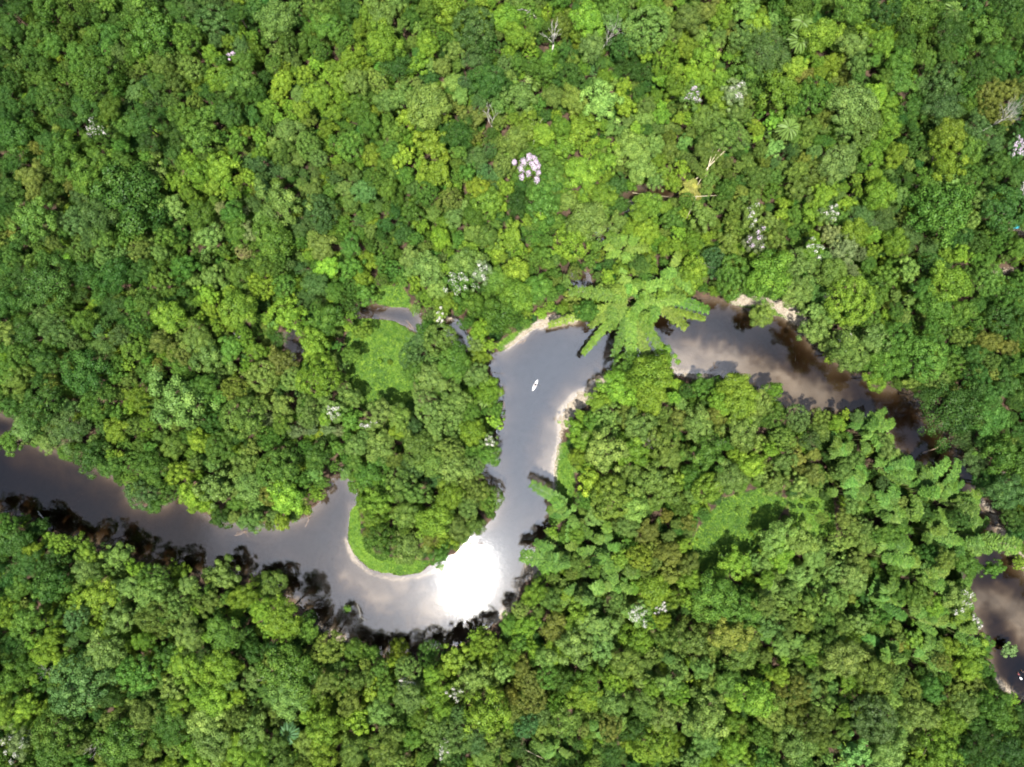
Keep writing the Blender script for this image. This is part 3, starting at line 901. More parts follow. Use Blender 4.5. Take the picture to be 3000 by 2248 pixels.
MARKS = MARKS[:-1]
ENDS = MARKS + [(0, 0, 'the top shaded corner'), (3000, 0, 'the top sunny corner'), (0, 2248, 'the bottom shaded corner'), (3000, 2248, 'the bottom sunny corner'),
                (1500, 0, 'the top edge'), (1500, 2248, 'the bottom edge'), (0, 1124, 'the shaded side edge')]
ORD = ['first', 'second', 'third', 'fourth', 'fifth', 'sixth', 'seventh', 'eighth', 'ninth', 'tenth', 'eleventh', 'twelfth']
keys = {}
for t in HERO:
    L1 = min(MARKS, key=lambda m: math.hypot(m[0] - t['px'], m[1] - t['py']))
    ax, ay = t['px'] - L1[0], t['py'] - L1[1]
    n = math.hypot(ax, ay) + 1e-6
    t['d'] = n

    def score(m):
        bx, by = m[0] - L1[0], m[1] - L1[1]
        k = math.hypot(bx, by) + 1e-6
        return (ax * bx + ay * by) / (n * k) - k / 9000.0
    L2 = max((m for m in ENDS if math.hypot(m[0] - L1[0], m[1] - L1[1]) > n * .9 + 60), key=score)
    t['k'] = (t['c'], L1[2], L2[2])
    keys.setdefault(t['k'], []).append(t)
SHAPE = dict(cauli='lumpy', open='loose', dome='domed', feather='feathery', star='tufted')
for k, v in keys.items():
    v.sort(key=lambda t: t['d'])
    for i, t in enumerate(v):
        size = 'big' if t['r'] > 4.6 else ('broad' if t['r'] > 3.6 else 'medium')
        if t['d'] < 30:
            t['label'] = '%s %s %s tree at %s itself' % (size, SHAPE[t['st']], PALNAME[k[0]], k[1])
            continue
        if len(v) == 1:
            t['label'] = '%s %s %s tree by %s towards %s' % (size, SHAPE[t['st']], PALNAME[k[0]], k[1], k[2])
        else:
            t['label'] = '%s %s tree, %s %s from %s towards %s' % (size, PALNAME[k[0]].replace(' green', '-green'), ORD[min(i, 11)], 'out', k[1], k[2])
SPECIAL = {}
for px, py, lab in [(393, 588, 'huge dark green spreading tree with feathery flat layered crown in the upper forest'),
                    (710, 1225, 'big khaki dome standing alone among lime trees between meadow and river'),
                    (240, 2000, 'huge blue-green domed tree in the lower forest'), (1389, 86, 'round grey-green dome among lime crowns at the top'),
                    (2470, 1928, 'big rusty orange-tinged tree at the foot of the bamboo grove'), (131, 836, 'huge mid green spreading crown at the dark side edge'),
                    (2796, 1207, 'great spreading green tree overhanging the dark narrow channel')]:
    t = min(HERO, key=lambda t: math.hypot(t['px'] - px, t['py'] - py))
    t['label'] = lab

for t in HERO:
    t['kind'] = 'broadleaf'


def place_tree(t, rr, label, cat='tree', group='forest trees', name='broadleaf_tree'):
    gz = ground_at(t['x'], t['y'])
    root = bpy.data.objects.new(name, None)
    C.objects.link(root)
    root.location = (t['x'], t['y'], gz)
    root.rotation_euler = (0, 0, rr.uniform(0, 6.28))
    root.empty_display_size = .3
    tag(root, label, cat, group)
    ci = BY[t['st']][rr.randint(len(BY[t['st']]))]
    zc = t['zc'] - gz
    k = rr.uniform(.92, 1.15)
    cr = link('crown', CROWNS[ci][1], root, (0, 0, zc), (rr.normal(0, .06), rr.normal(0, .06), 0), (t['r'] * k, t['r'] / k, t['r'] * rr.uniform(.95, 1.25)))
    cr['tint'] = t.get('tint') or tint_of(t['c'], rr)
    tr = link('trunk', TRUNKS[rr.randint(4)], root, (0, 0, 0), (0, 0, 0), (t['r'] * .8, t['r'] * .8, zc * 1.12))
    return root, cr, ci


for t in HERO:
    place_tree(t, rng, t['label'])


# ------------------------------------------------------------------ flowering trees
def petals(ci, frac, rr, col, size, ncl):
    """heads of blossom sitting on some of the crown's lobes"""
    c, br = CROWNS[ci][2], CROWNS[ci][3]
    top = np.argsort(-c[:, 2] + rr.normal(0, .12, len(c)))[:max(3, int(len(c) * frac))]
    Ps, Ns = [], []
    for k in top:
        n = ncl
        v = unit(rr.normal(size=(n, 3)) + np.array([0, 0, 1.1]))
        Ps.append(c[k] + v * br[k] * rr.uniform(.98, 1.16, (n, 1)))
        Ns.append(unit(v + rr.normal(size=(n, 3)) * .4))
    V = leaf_cards(np.concatenate(Ps), np.concatenate(Ns), size, size * .8, rr)
    return quads('blossom', V, [M_LILAC if col == 'L' else M_WHITE], rr.rand(len(V)))


for i, (px, py, r, col, c, lab) in enumerate(FLOWER):
    rm = r * 1.15 * H / F * .94
    zc = float(np.clip(6 + 2.1 * rm, 6, 13.5))
    b = base_for(px, py, rm, zc) or (*P(px, py, 3), 3)
    t = dict(px=px, py=py, r=rm, x=b[0], y=b[1], zc=b[2], c=c, st='open' if i != 14 else 'cauli')
    root, cr, ci = place_tree(t, rng, lab, 'flowering tree', None, 'flowering_tree')
    frac = .55 if i == 0 else (.42 if i in (1, 8, 9, 12, 13, 14) else .22)
    bl = link('blossom', petals(ci, frac, rng, col, .12 / rm, 110 if i == 0 else 26), root, cr.location, cr.rotation_euler, cr.scale)


# ------------------------------------------------------------------ the rest of the canopy and the undergrowth: stuff
def source(name, meshes_with_z, trunks=True):
    col = bpy.data.collections.new(name)
    out = []
    for i, (me_, zoff) in enumerate(meshes_with_z):
        o = bpy.data.objects.new('%s_%02d' % (name, i), me_)
        col.objects.link(o)
        out.append(o)
    return col


def scatter(name, pts, vid, scl, rot, tint, col, label, cat):
    me_ = bpy.data.meshes.new(name)
    me_.vertices.add(len(pts))
    me_.vertices.foreach_set('co', np.asarray(pts, np.float32).reshape(-1))
    for nm, ty, arr, key in (('vid', 'INT', vid, 'value'), ('scl', 'FLOAT_VECTOR', scl, 'vector'), ('rot', 'FLOAT_VECTOR', rot, 'vector'), ('tint', 'FLOAT_COLOR', tint, 'color')):
        a = me_.attributes.new(nm, ty, 'POINT')
        a.data.foreach_set(key, np.asarray(arr, np.int32 if ty == 'INT' else np.float32).reshape(-1))
    o = link(name, me_)
    ng = bpy.data.node_groups.new(name, 'GeometryNodeTree')
    ng.interface.new_socket('Geometry', in_out='INPUT', socket_type='NodeSocketGeometry')
    ng.interface.new_socket('Geometry', in_out='OUTPUT', socket_type='NodeSocketGeometry')
    N, L = ng.nodes, ng.links
    gi, go = N.new('NodeGroupInput'), N.new('NodeGroupOutput')
    ip = N.new('GeometryNodeInstanceOnPoints')
    ci = N.new('GeometryNodeCollectionInfo')
    ci.inputs['Collection'].default_value = col
    ci.inputs['Separate Children'].default_value = True
    ci.inputs['Reset Children'].default_value = True
    ip.inputs['Pick Instance'].default_value = True

    def attr(nm, dt):
        a = N.new('GeometryNodeInputNamedAttribute')
        a.data_type = dt
        a.inputs['Name'].default_value = nm
        return a.outputs['Attribute']
    L.new(gi.outputs[0], ip.inputs['Points'])
    L.new(ci.outputs[0], ip.inputs['Instance'])
    L.new(attr('vid', 'INT'), ip.inputs['Instance Index'])
    L.new(attr('rot', 'FLOAT_VECTOR'), ip.inputs['Rotation'])
    L.new(attr('scl', 'FLOAT_VECTOR'), ip.inputs['Scale'])
    L.new(ip.outputs[0], go.inputs[0])
    md = o.modifiers.new('scatter', 'NODES')
    md.node_group = ng
    tag(o, label, cat, None, 'stuff')
    return o


src = bpy.data.collections.new('canopy_source')
for i, cm in enumerate(CROWNS):
    src.objects.link(bpy.data.objects.new('canopy_source_%02d' % i, cm[1]))
pts, vid, scl, rot, tnt = [], [], [], [], []
for t in REST:
    pts.append((t['x'], t['y'], t['zc']))
    vid.append(BY[t['st']][rng.randint(len(BY[t['st']]))])
    k = rng.uniform(.9, 1.15)
    scl.append((t['r'] * k, t['r'] / k, t['r'] * rng.uniform(1.0, 1.4)))
    rot.append((rng.normal(0, .08), rng.normal(0, .08), rng.uniform(0, 6.28)))
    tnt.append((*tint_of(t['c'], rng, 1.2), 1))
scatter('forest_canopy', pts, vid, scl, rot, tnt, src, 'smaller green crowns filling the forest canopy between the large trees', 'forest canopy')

# trunks of those small trees
tsrc = bpy.data.collections.new('trunk_source')
for i, tm in enumerate(TRUNKS):
    tsrc.objects.link(bpy.data.objects.new('trunk_source_%02d' % i, tm))
pts, vid, scl, rot, tnt = [], [], [], [], []
for t in REST:
    pts.append((t['x'], t['y'], 0.1))
    vid.append(rng.randint(4))
    scl.append((t['r'] * .7, t['r'] * .7, t['zc'] * 1.1))
    rot.append((0, 0, rng.uniform(0, 6.28)))
    tnt.append((.1, .1, .1, 1))
scatter('forest_trunks', pts, vid, scl, rot, tnt, tsrc, 'brown trunks under the smaller crowns of the forest', 'forest trunks')

# undergrowth
step = 2.5
ux, uy = np.meshgrid(np.arange(-150, 150, step), np.arange(-118, 118, step))
ux = ux + rng.uniform(-1.1, 1.1, ux.shape)
uy = uy + rng.uniform(-1.1, 1.1, uy.shape)
ux, uy = ux.ravel(), uy.ravel()
uz, us, ug, ud = terrain_z(ux, uy)
sunny = (ux > 40) & (ug > .15)
okm = (ud > .5) & (us < .25) & ((ug < .15) | (rng.rand(len(ux)) < np.where(sunny, .22, .05)))
ux, uy, uz, ud = ux[okm], uy[okm], uz[okm], ud[okm]
n = len(ux)
ug = ug[okm]
ur = np.where(ug > .15, rng.uniform(.35, .95, n), rng.uniform(1.1, 2.1, n)) * np.clip(.45 + ud * .2, .45, 1)
uh = rng.uniform(.8, 1.5, n)
csrc = bpy.data.collections.new('shrub_source')
for i, cm in enumerate(CLUMPS):
    csrc.objects.link(bpy.data.objects.new('shrub_source_%02d' % i, cm))
tn = np.array([tint_of('GGDLO'[rng.randint(5)], rng, 1.4) for _ in range(n)])
scatter('undergrowth', np.stack([ux, uy, uz + ur * uh * .55 + rng.uniform(0, 1.6, n) * np.clip(ud / 4, 0, 1) * (ug < .15)], -1), rng.randint(0, 4, n), np.stack([ur, ur, ur * uh], -1),
        np.stack([rng.normal(0, .15, n), rng.normal(0, .15, n), rng.uniform(0, 6.28, n)], -1), np.concatenate([tn, np.ones((n, 1))], 1), csrc,
        'low dark green shrubs and saplings covering the forest floor', 'undergrowth')

# ------------------------------------------------------------------ grass of the clearings, one stuff object
gx, gy = rng.uniform(-80, 90, 900000), rng.uniform(-60, 75, 900000)
gm = np.zeros(len(gx), bool)
for p in GRASS_W:
    gm |= inside(gx, gy, p)
gx, gy = gx[gm], gy[gm]
gz, gsd, _, gdd = terrain_z(gx, gy)
okg = (gdd > .15) & (gsd < .5 + .3 * rng.rand(len(gx)))
gx, gy, gz = gx[okg], gy[okg], gz[okg]
n = len(gx)
print('grass', n)
big = vnoise(gx, gy, 4.0, 31) * .5 + vnoise(gx, gy, 1.2, 32) * .5
pos = np.stack([gx, gy, gz + .12 + .25 * np.clip(big, 0, 1)], -1)
V = leaf_cards(pos, unit(rng.normal(size=(n, 3)) * .55 + np.array([0, 0, 1])), .17, .07, rng)
gme = quads('meadow_grass', V, [M_LEAF], np.clip(.45 + .75 * big + .3 * vnoise(gx, gy, 9.0, 33) + rng.normal(0, .2, n), 0, 1))
go_ = link('meadow_grass', gme)
go_['tint'] = (.072, .150, .017)
tag(go_, 'bright green grass covering the forest clearings and river margins', 'grass', None, 'stuff')


# ------------------------------------------------------------------ bamboo
def plume_mesh(seed, Lh, Hh, wd, t00=.42, n=3000, nt_=14):
    rs = np.random.RandomState(seed)
    side = rs.uniform(-.6, .6)

    def spine(t):
        x = Lh * t ** 1.9
        z = Hh * (1 - (1 - t) ** 1.9) - .30 * Hh * np.clip(t - .72, 0, 1) ** 2 * 9
        y = side * t * t * 1.2
        return np.stack([x, y, z], -1)
    k = rs.randint(0, nt_, n)
    sgn = rs.choice([-1, 1], n)
    t0 = t00 + (1 - t00) * (k + .5) / nt_
    t = t0 + rs.normal(0, .004, n)
    c = spine(np.clip(t, 0, 1.0))
    dx = unit(spine(np.clip(t, 0, 1) * .98 + .02) - spine(np.clip(t, 0, 1) * .98))
    prof = np.sin(np.clip((t - t00 + .04) / (1.08 - t00), 0, 1) * math.pi) ** .32
    tuft = 1 + .22 * np.sin(k * 2.7 + sgn * 1.3)
    u = rs.rand(n) ** .7
    off = u * wd * prof * tuft
    sidev = unit(np.cross(dx, np.array([0, 0, 1.0])))
    pos = c + sidev * (off * sgn)[:, None] + dx * (off * .45)[:, None] + rs.normal(0, .11, (n, 3))
    pos[:, 2] += .22 * np.sin(u * 2.2) - .55 * off ** 1.5 + rs.normal(0, .06, n)
    nrm = unit(np.array([0, 0, 1.0]) + sidev * (sgn * (.5 * u))[:, None] + rs.normal(size=(n, 3)) * .55)
    ldir = unit(sidev * sgn[:, None] * .8 + dx * .7 + rs.normal(size=(n, 3)) * .35 + np.array([0, 0, -.35]))
    b = unit(np.cross(nrm, ldir))
    ln = rs.uniform(.16, .32, (n, 1))
    ww = rs.uniform(.045, .075, (n, 1))
    V = np.empty((n, 4, 3))
    V[:, 0] = pos - ldir * ln
    V[:, 1] = pos + b * ww
    V[:, 2] = pos + ldir * ln
    V[:, 3] = pos - b * ww
    lv = np.clip(.52 + .16 * np.sin(k * 1.9 + sgn) + rs.normal(0, .25, n), 0, 1)
    # culm: quads of a 5-sided tapered tube
    ts = np.linspace(0, .97, 14)
    sp = spine(ts)
    T, Fc = tubes([([tuple(p) for p in sp], list(.055 * (1 - ts) + .01))], 5)
    Q = np.array([[T[i] for i in f] for f in Fc if len(f) == 4])
    allq = np.concatenate([V, Q])
    mi = np.concatenate([np.zeros(n), np.ones(len(Q))])
    return quads('culm', allq, [M_LEAF, M_CULM], np.concatenate([lv, np.full(len(Q), .5)]), mi)


PLUMES = [plume_mesh(500 + i, *a) for i, a in enumerate([(3.6, 11.5, .95), (5.0, 11.0, 1.05), (6.2, 10.2, 1.15), (7.4, 9.2, 1.1), (8.8, 8.0, .95), (4.6, 9.0, 1.1), (2.4, 12.4, .95), (6.8, 10.6, 1.2)])] + [plume_mesh(600 + i, *a) for i, a in enumerate([(15, 10.5, 1.15, .34, 5200, 24), (18, 9.5, 1.0, .34, 5200, 28), (11.5, 12, 1.3, .40, 4600, 18)])]
for bi, (bx, by, npl, size, fav, lab) in enumerate(BAMBOO):
    zref = 6.0
    x, y = P(bx * S, by * S, zref)
    for _ in range(20):       # stand on land
        if sdf_at(x, y) > .8:
            break
        g = .5
        best = max(((x + g * math.cos(a), y + g * math.sin(a)) for a in np.linspace(0, 6.28, 12)), key=lambda p: sdf_at(*p))
        x, y = best
    root = bpy.data.objects.new('bamboo_clump', None)
    C.objects.link(root)
    root.location = (x, y, ground_at(x, y))
    tag(root, lab, 'bamboo', 'bamboo clumps')
    base = np.array((.120, .202, .030)) if bi < 3 else np.array((.095, .180, .030))
    if 'yellowing' in lab:
        base = np.array((.22, .23, .05))
    for k in range(npl):
        if fav is None and 7 < bi < 25:
            a = math.radians(48 + rng.normal(0, 45))
        elif fav is None or rng.rand() < .2:
            a = k * 2.39996 + rng.uniform(-.3, .3)
        else:
            a = math.radians(fav + rng.normal(0, 35))
        if bi == 0:
            a = math.radians(-82 + (k / 16 - .5) * 196 + rng.normal(0, 6)) if k < 17 else (math.radians(-80 + rng.normal(0, 60)) if k < 32 else rng.uniform(0, 6.28))
        pi = rng.choice(8, p=[.14, .17, .17, .12, .06, .14, .08, .12])
        if bi == 0 and k >= 32:
            pi = [0, 6, 1, 5][k % 4]
        elif bi == 0:
            pi = [8, 9, 10, 8, 10, 9, 8, 10][k % 8] if k < 17 else [7, 4, 3, 2, 7][k % 5]
        s = size * (rng.uniform(.8, 1.15) if bi == 0 and k < 32 else rng.uniform(.7, 1.08))
        if fav is not None and k == 0 and bi in (3, 4, 16):
            a, pi, s = math.radians(fav), (10 if bi == 3 else 7), size * (1.15 if bi == 3 else 1.5)
        hh = s * rng.uniform(.85, 1.12)
        if bi in (3, 4) and k < 1:
            hh *= .75
        cu = link('culm', PLUMES[pi], root, (rng.normal(0, .7), rng.normal(0, .7), 0) if bi or k < 9 else ((rng.normal(0, 1.5), rng.normal(.5, 1.0), 0) if k < 17 else (rng.normal(0, 3.6), rng.normal(2.0, 2.6), 0)), (0, 0, a), (s, s * rng.uniform(.85, 1.15), hh))
        v = math.exp(rng.normal(0, .14))
        cu['tint'] = tuple(float(q) for q in base * v * np.array([1 + rng.normal(0, .1), 1, 1 + rng.normal(0, .08)]))


# ------------------------------------------------------------------ bare and dead trees, driftwood, palms
def branch_polys(r, p, d, ln, rad, depth, polys, spread=.5):
    mid = p + d * ln * .5 + Vector((r.uniform(-.1, .1), r.uniform(-.1, .1), r.uniform(-.05, .08))) * ln
    end = p + d * ln + Vector((r.uniform(-.1, .1), r.uniform(-.1, .1), 0)) * ln
    polys.append(([p, mid, end], [rad, rad * .8, rad * .6]))
    if depth == 0:
        return
    for k in range(r.choice([2, 3, 3])):
        dd = (d + Vector((r.uniform(-1, 1), r.uniform(-1, 1), r.uniform(-.4, .6))) * spread).normalized()
        branch_polys(r, end if k else mid, dd, ln * r.uniform(.55, .8), rad * .55, depth - 1, polys, spread)


def dead_tree(seed, lean, hgt, mat=None, depth=4, rad=.16, spread=.55):
    r = random.Random(seed)
    polys = []
    d = Vector((lean[0], lean[1], 1)).normalized()
    polys.append(([Vector((0, 0, -.3)), d * hgt * .3, d * hgt * .55], [rad * 1.3, rad * 1.1, rad]))
    p = d * hgt * .55
    for k in range(4):
        dd = (d + Vector((r.uniform(-1, 1), r.uniform(-1, 1), .2)) * spread).normalized()
        branch_polys(r, p, dd, hgt * .22, rad * .6, depth - 1, polys, spread)
    return tube_mesh('branches', polys, mat or M_DEAD, 5)


DEADS = [(2895, 372, (.25, .1), 15, 'bleached bare tree with spreading twigs near the frame edge', 5, .17), (1613, 150, (.1, .3), 15, 'tall bare pale trunk with few limbs rising between lime crowns', 3, .2),
         (1600, 38, (-.5, .1), 13, 'leaning bare tree with one long pale limb at the top edge', 2, .17), (1436, 395, (.05, .4), 13, 'slender dead tree above the lilac-blossomed tree', 3, .12),
         (1748, 148, (.3, .3), 14, 'bare pale branches poking out of a bluish crown', 4, .11), (1560, 425, (.1, .5), 13, 'thin dead stem standing beside the lilac-blossomed tree', 2, .12),
         (2650, 565, (.5, .3), 12, 'forked dead tree leaning out between two green crowns', 2, .1), (2700, 290, (-.3, -.3), 12, 'fallen-looking pale trunk under the blue-green pair', 1, .12),
         (2030, 795, (.2, .2), 12, 'small bare tree beside the bamboo over the narrows', 3, .09), (1900, 1300, (.1, .1), 12, 'grey leafless tree in the middle of the inner forest', 4, .1),
         (270, 2200, (.2, .2), 13, 'grey dead branches low in the bottom corner forest', 3, .13), (2925, 2008 - 590, (.1, .5), 11, 'forked bare tree over the dark bank beyond the channel', 2, .1),
         (760, 2015, (.1, .3), 11, 'leafless tree beside the pale crowns of the lower forest', 3, .09), (1915, 2020, (.1, .1), 11, 'dry grey-brown leafless tree in the lower forest', 4, .08),
         (2380, 880, (.4, .2), 8, 'fallen bare treetop behind the sandy shore strip', 4, .1), (120, 1975, (.3, .1), 11, 'thin bare branches beside the huge blue-green tree', 3, .1),
         (660, 985, (.4, -.1), 12, 'bare twigs breaking through a pale crown', 2, .09), (2090, 1310, (.1, .1), 11, 'small leafless tree among olive crowns of the inner forest', 3, .08)]
for i, (px, py, lean, hg, lab, dep, rad) in enumerate(DEADS):
    x, y = P(px, py, hg * .75)
    root = bpy.data.objects.new('dead_tree', None)
    C.objects.link(root)
    root.location = (x, y, max(0, ground_at(x, y)))
    tag(root, lab, 'dead tree', None)
    o = link('branches', dead_tree(40 + i, lean, hg, None, dep, rad), root)

DRIFT = [(1528, 1003, 'forked grey driftwood stump lying at the water edge of the sandbank', 1.9, .11, 0.4, 4), (1575, 945, 'pair of pale logs lying on the bank above the sandbar', 2.8, .12, .35, 2),
         (1436, 1025, 'tangle of brown roots at the mouth of the oxbow creek', 3.2, .09, 1.1, 9), (1446, 1105, 'pile of stripped branches along the channel bank of the peninsula', 5.0, .10, -1.25, 11),
         (1472, 1165, 'thin sunken branch trailing from the channel bank', 5.5, .07, -1.35, 3), (1058 + 145, 955, 'fallen branches dipping into the oxbow pond', 3.6, .09, -.9, 4),
         (2740, 1305, 'submerged log lying in the dark narrow channel', 7.5, .16, .55, 1), (132, 1530, 'pale fallen trunk jutting into the dark river entry', 6.5, .14, -1.0, 1),
         (1052, 1790, 'pale crooked branch floating over dark reflections', 3.6, .08, -1.3, 1), (2094, 1075, 'brown brushwood tangle on the tan shallows', 3.4, .07, .7, 10),
         (1885, 920, 'bare white pole leaning from the bamboo over the narrows', 5.0, .05, -.5, 0), (1765, 968, 'short white pole sticking out beneath the bamboo over the narrows', 2.8, .05, .5, 0),
         (1390, 1610, 'curved dead log on the sandy rim of the peninsula', 5.5, .10, .75, 2), (705, 1562, 'dry twigs hanging over the wide brown reach', 3.2, .07, .4, 7),
         (900, 1525, 'bare branch reaching down beside the peninsula inlet', 3.4, .07, 1.3, 4), (1330, 1552 - 330, 'sunken twig cluster near the peninsula bank', 1.6, .05, .3, 5)]
for i, (px, py, lab, ln, rad, ang, nb) in enumerate(DRIFT):
    r = random.Random(900 + i)
    zb = .25
    over = 'pole' in lab
    white = 'white' in lab or 'pale' in lab
    x, y = P(px, py, 5 if over else 0)
    polys = []
    d = Vector((math.cos(ang), math.sin(ang), 0))
    z0 = 5 if over else (-.28 if 'submerged' in lab else .12)
    a, b = -d * ln / 2, d * ln / 2
    a.z, b.z = z0, z0 + (.9 if over else .1)
    bend = Vector((-d.y, d.x, 0)) * r.uniform(-.12, .12) * ln
    polys.append(([a, a * .5 + b * .5 + (bend if not over else Vector()), b], [rad, rad * .85, rad * .5]))
    for k in range(nb):
        t = r.uniform(.05, .95)
        p0 = a.lerp(b, t) + Vector((r.uniform(-.3, .3), r.uniform(-.3, .3), .05))
        an = ang + r.choice([-1, 1]) * r.uniform(.15, 1.1)
        l2 = ln * r.uniform(.25, .6)
        dd = Vector((math.cos(an), math.sin(an), r.uniform(-.02, .22)))
        polys.append(([p0, p0 + dd * l2 * .5, p0 + dd * l2 + Vector((r.uniform(-.2, .2), r.uniform(-.2, .2), 0))], [rad * .7, rad * .5, rad * .2]))
    o = link('bare_pole' if over else 'driftwood', tube_mesh('driftwood', polys, M_DEAD if white else M_DRIFT, 6), None, (x, y, 0 if over else max(-.05, min(.3, ground_at(x, y)))))
    tag(o, lab, 'pole' if over else 'driftwood')

# dry culms of the broken bamboo and the long yellow culm
for px, py, ang, ln, lab, zz in [(2075, 490, 1.05, 11, 'sheaf of long dry culms rising from the broken bamboo clump', 9), (2060, 575, .05, 7, 'dry culm lying sideways across the broken bamboo', 8),
                                 (2030, 600, -2.0, 6, 'dry culm hanging down from the broken bamboo', 7), (1545, 2200, -.45, 7, 'long yellow culm lying across bamboo in the lower forest', 8),
                                 (1895, 570, -.12, 9, 'fallen yellow culm lying across the small dark creek', 3), (1860, 590, .03, 4.5, 'short fallen culm crossing the small dark creek', 3)]:
    x, y = P(px, py, zz)
    polys = []
    r = random.Random(int(px))
    for k in range(6 if 'sheaf' in lab else 1):
        an = ang + (r.uniform(-.35, .35) if k else 0)
        d = Vector((math.cos(an), math.sin(an), .35 if 'sheaf' in lab else .03))
        l2 = ln * (r.uniform(.6, 1) if k else 1)
        polys.append(([-d * l2 * .4, d * l2 * .1, d * l2 * .6], [.07, .06, .03]))
    o = link('dry_culm', tube_mesh('dry_culm', polys, M_CULM_DRY, 6), None, (x, y, zz))
    tag(o, lab, 'bamboo culm')


def palm_mesh(seed):
    rs = np.random.RandomState(seed)
    Vs, lvs = [], []
    for k in range(13):
        a = k * 2.39996 + rs.uniform(-.2, .2)
        L_ = rs.uniform(2.2, 3.0)
        el = rs.uniform(.2, 1.0)
        t = np.linspace(.08, 1, 34)
        d = np.array([math.cos(a), math.sin(a), 0])
        c = d[None] * (t * L_ * .92)[:, None]
        c[:, 2] = L_ * (el * t - (.55 + el * .6) * t ** 2)
        sd = np.array([-d[1], d[0], 0])
        for sg in (-1, 1):
            ll = (.55 * np.sin(np.clip(t, 0, 1) * 2.6) + .12)[:, None]
            tip = c + sd * sg * ll + d * ll * .6 + np.array([0, 0, -.18])
            w_ = .055
            V = np.stack([c - d * w_, (c + tip) / 2 - d * w_ + [0, 0, .04], tip, (c + tip) / 2 + d * w_ + [0, 0, .04]], 1)
            Vs.append(V)
            lvs.append(np.clip(rs.normal(.55, .12, len(V)), 0, 1))
    return quads('fronds', np.concatenate(Vs), [M_LEAF], np.concatenate(lvs))


PALMS = [(2344, 72, 9, 'palm with pale fronds in the upper forest, smaller of the pair'), (2338, 128, 10, 'palm with star of fronds in the upper forest, larger of the pair'),
         (2305, 382, 10, 'yellowish palm among lime domes of the upper forest'), (2783, 40, 9, 'palm in the dark corner of the upper forest'),
         (850, 2142, 9, 'dark palm star in the lower forest near the bottom edge'), (1425, 1170, 7, 'palm on the peninsula beside the channel'), (2250, 1728, 8, 'pale palm in the shaded inner forest')]
for i, (px, py, hg, lab) in enumerate(PALMS):
    x, y = P(px, py, hg)
    root = bpy.data.objects.new('palm_tree', None)
    C.objects.link(root)
    root.location = (x, y, ground_at(x, y))
    tag(root, lab, 'palm', 'palms of the forest')
    f = link('fronds', palm_mesh(70 + i), root, (0, 0, hg))
    f['tint'] = (.095, .16, .03) if i not in (4,) else (.05, .12, .04)
    link('trunk', tube_mesh('trunk', [([(0, 0, -.2), (.1, .05, hg * .5), (0, 0, hg)], [.16, .12, .1])], M_BARK, 8), root)

# leaning snag with a small tuft of leaves over the bright channel
x, y = P(1626, 1462, 0)
root = bpy.data.objects.new('leaning_tree', None)
C.objects.link(root)
root.location = (x, y, ground_at(x, y))
tag(root, 'thin pale tree fallen over the bright channel with a small leafy tip', 'tree')
tip = Vector((*P(1612, 1425, 4.5), 4.5)) - root.location
mid = Vector((*P(1612, 1448, 2.5), 2.5)) - root.location
link('trunk', tube_mesh('trunk', [([(0, 0, -.2), mid, tip], [.13, .10, .05]), ([mid * .3, mid * .3 + Vector((-1.2, .2, .2))], [.06, .03])], M_DEAD, 6), root)
o = link('crown', CLUMPS[1], root, tip + Vector((-.4, .5, 0)), (0, 0, 0), (.95, .8, .45))
o['tint'] = (.15, .15, .05)

# small bushes standing in or at the water
for px, py, r_, zc, c, lab in [(2005, 1000, 0, 0, 'G', '')]:
    pass
BUSH = [(2957, 1905, 30, 2.2, (.12, .20, .06), 'sparse thin green bush standing in the grey lower pool', 'open'),
        (1018, 1785, 15, 2.6, (.09, .18, .02), 'small bright bush on the reflecting dark bank below the peninsula', 'open'),
        (1650, 998, 0, 0, None, '', '')]
for px, py, r_, zc, col, lab, st in BUSH[:2]:
    x, y = P(px, py, zc)
    rm = px2m(r_, zc)
    root = bpy.data.objects.new('bush', None)
    C.objects.link(root)
    root.location = (x, y, min(0.0, ground_at(x, y)))
    tag(root, lab, 'bush')
    o = link('foliage', CROWNS[BY['star'][0] if 'sparse' in lab else BY['open'][1]][1], root, (0, 0, zc - root.location.z), (0, 0, 0), (rm, rm * .8, rm * .6))
    o['tint'] = col
    link('stem', TRUNKS[0], root, (0, 0, 0), (0, 0, 0), (rm * .6, rm * .6, zc - root.location.z))


# ------------------------------------------------------------------ kayak, paddler, bathers, tarpaulin
def plain(name, col, rough=.5):
    return flat_mat(name, col, rough, .06, 2.0)


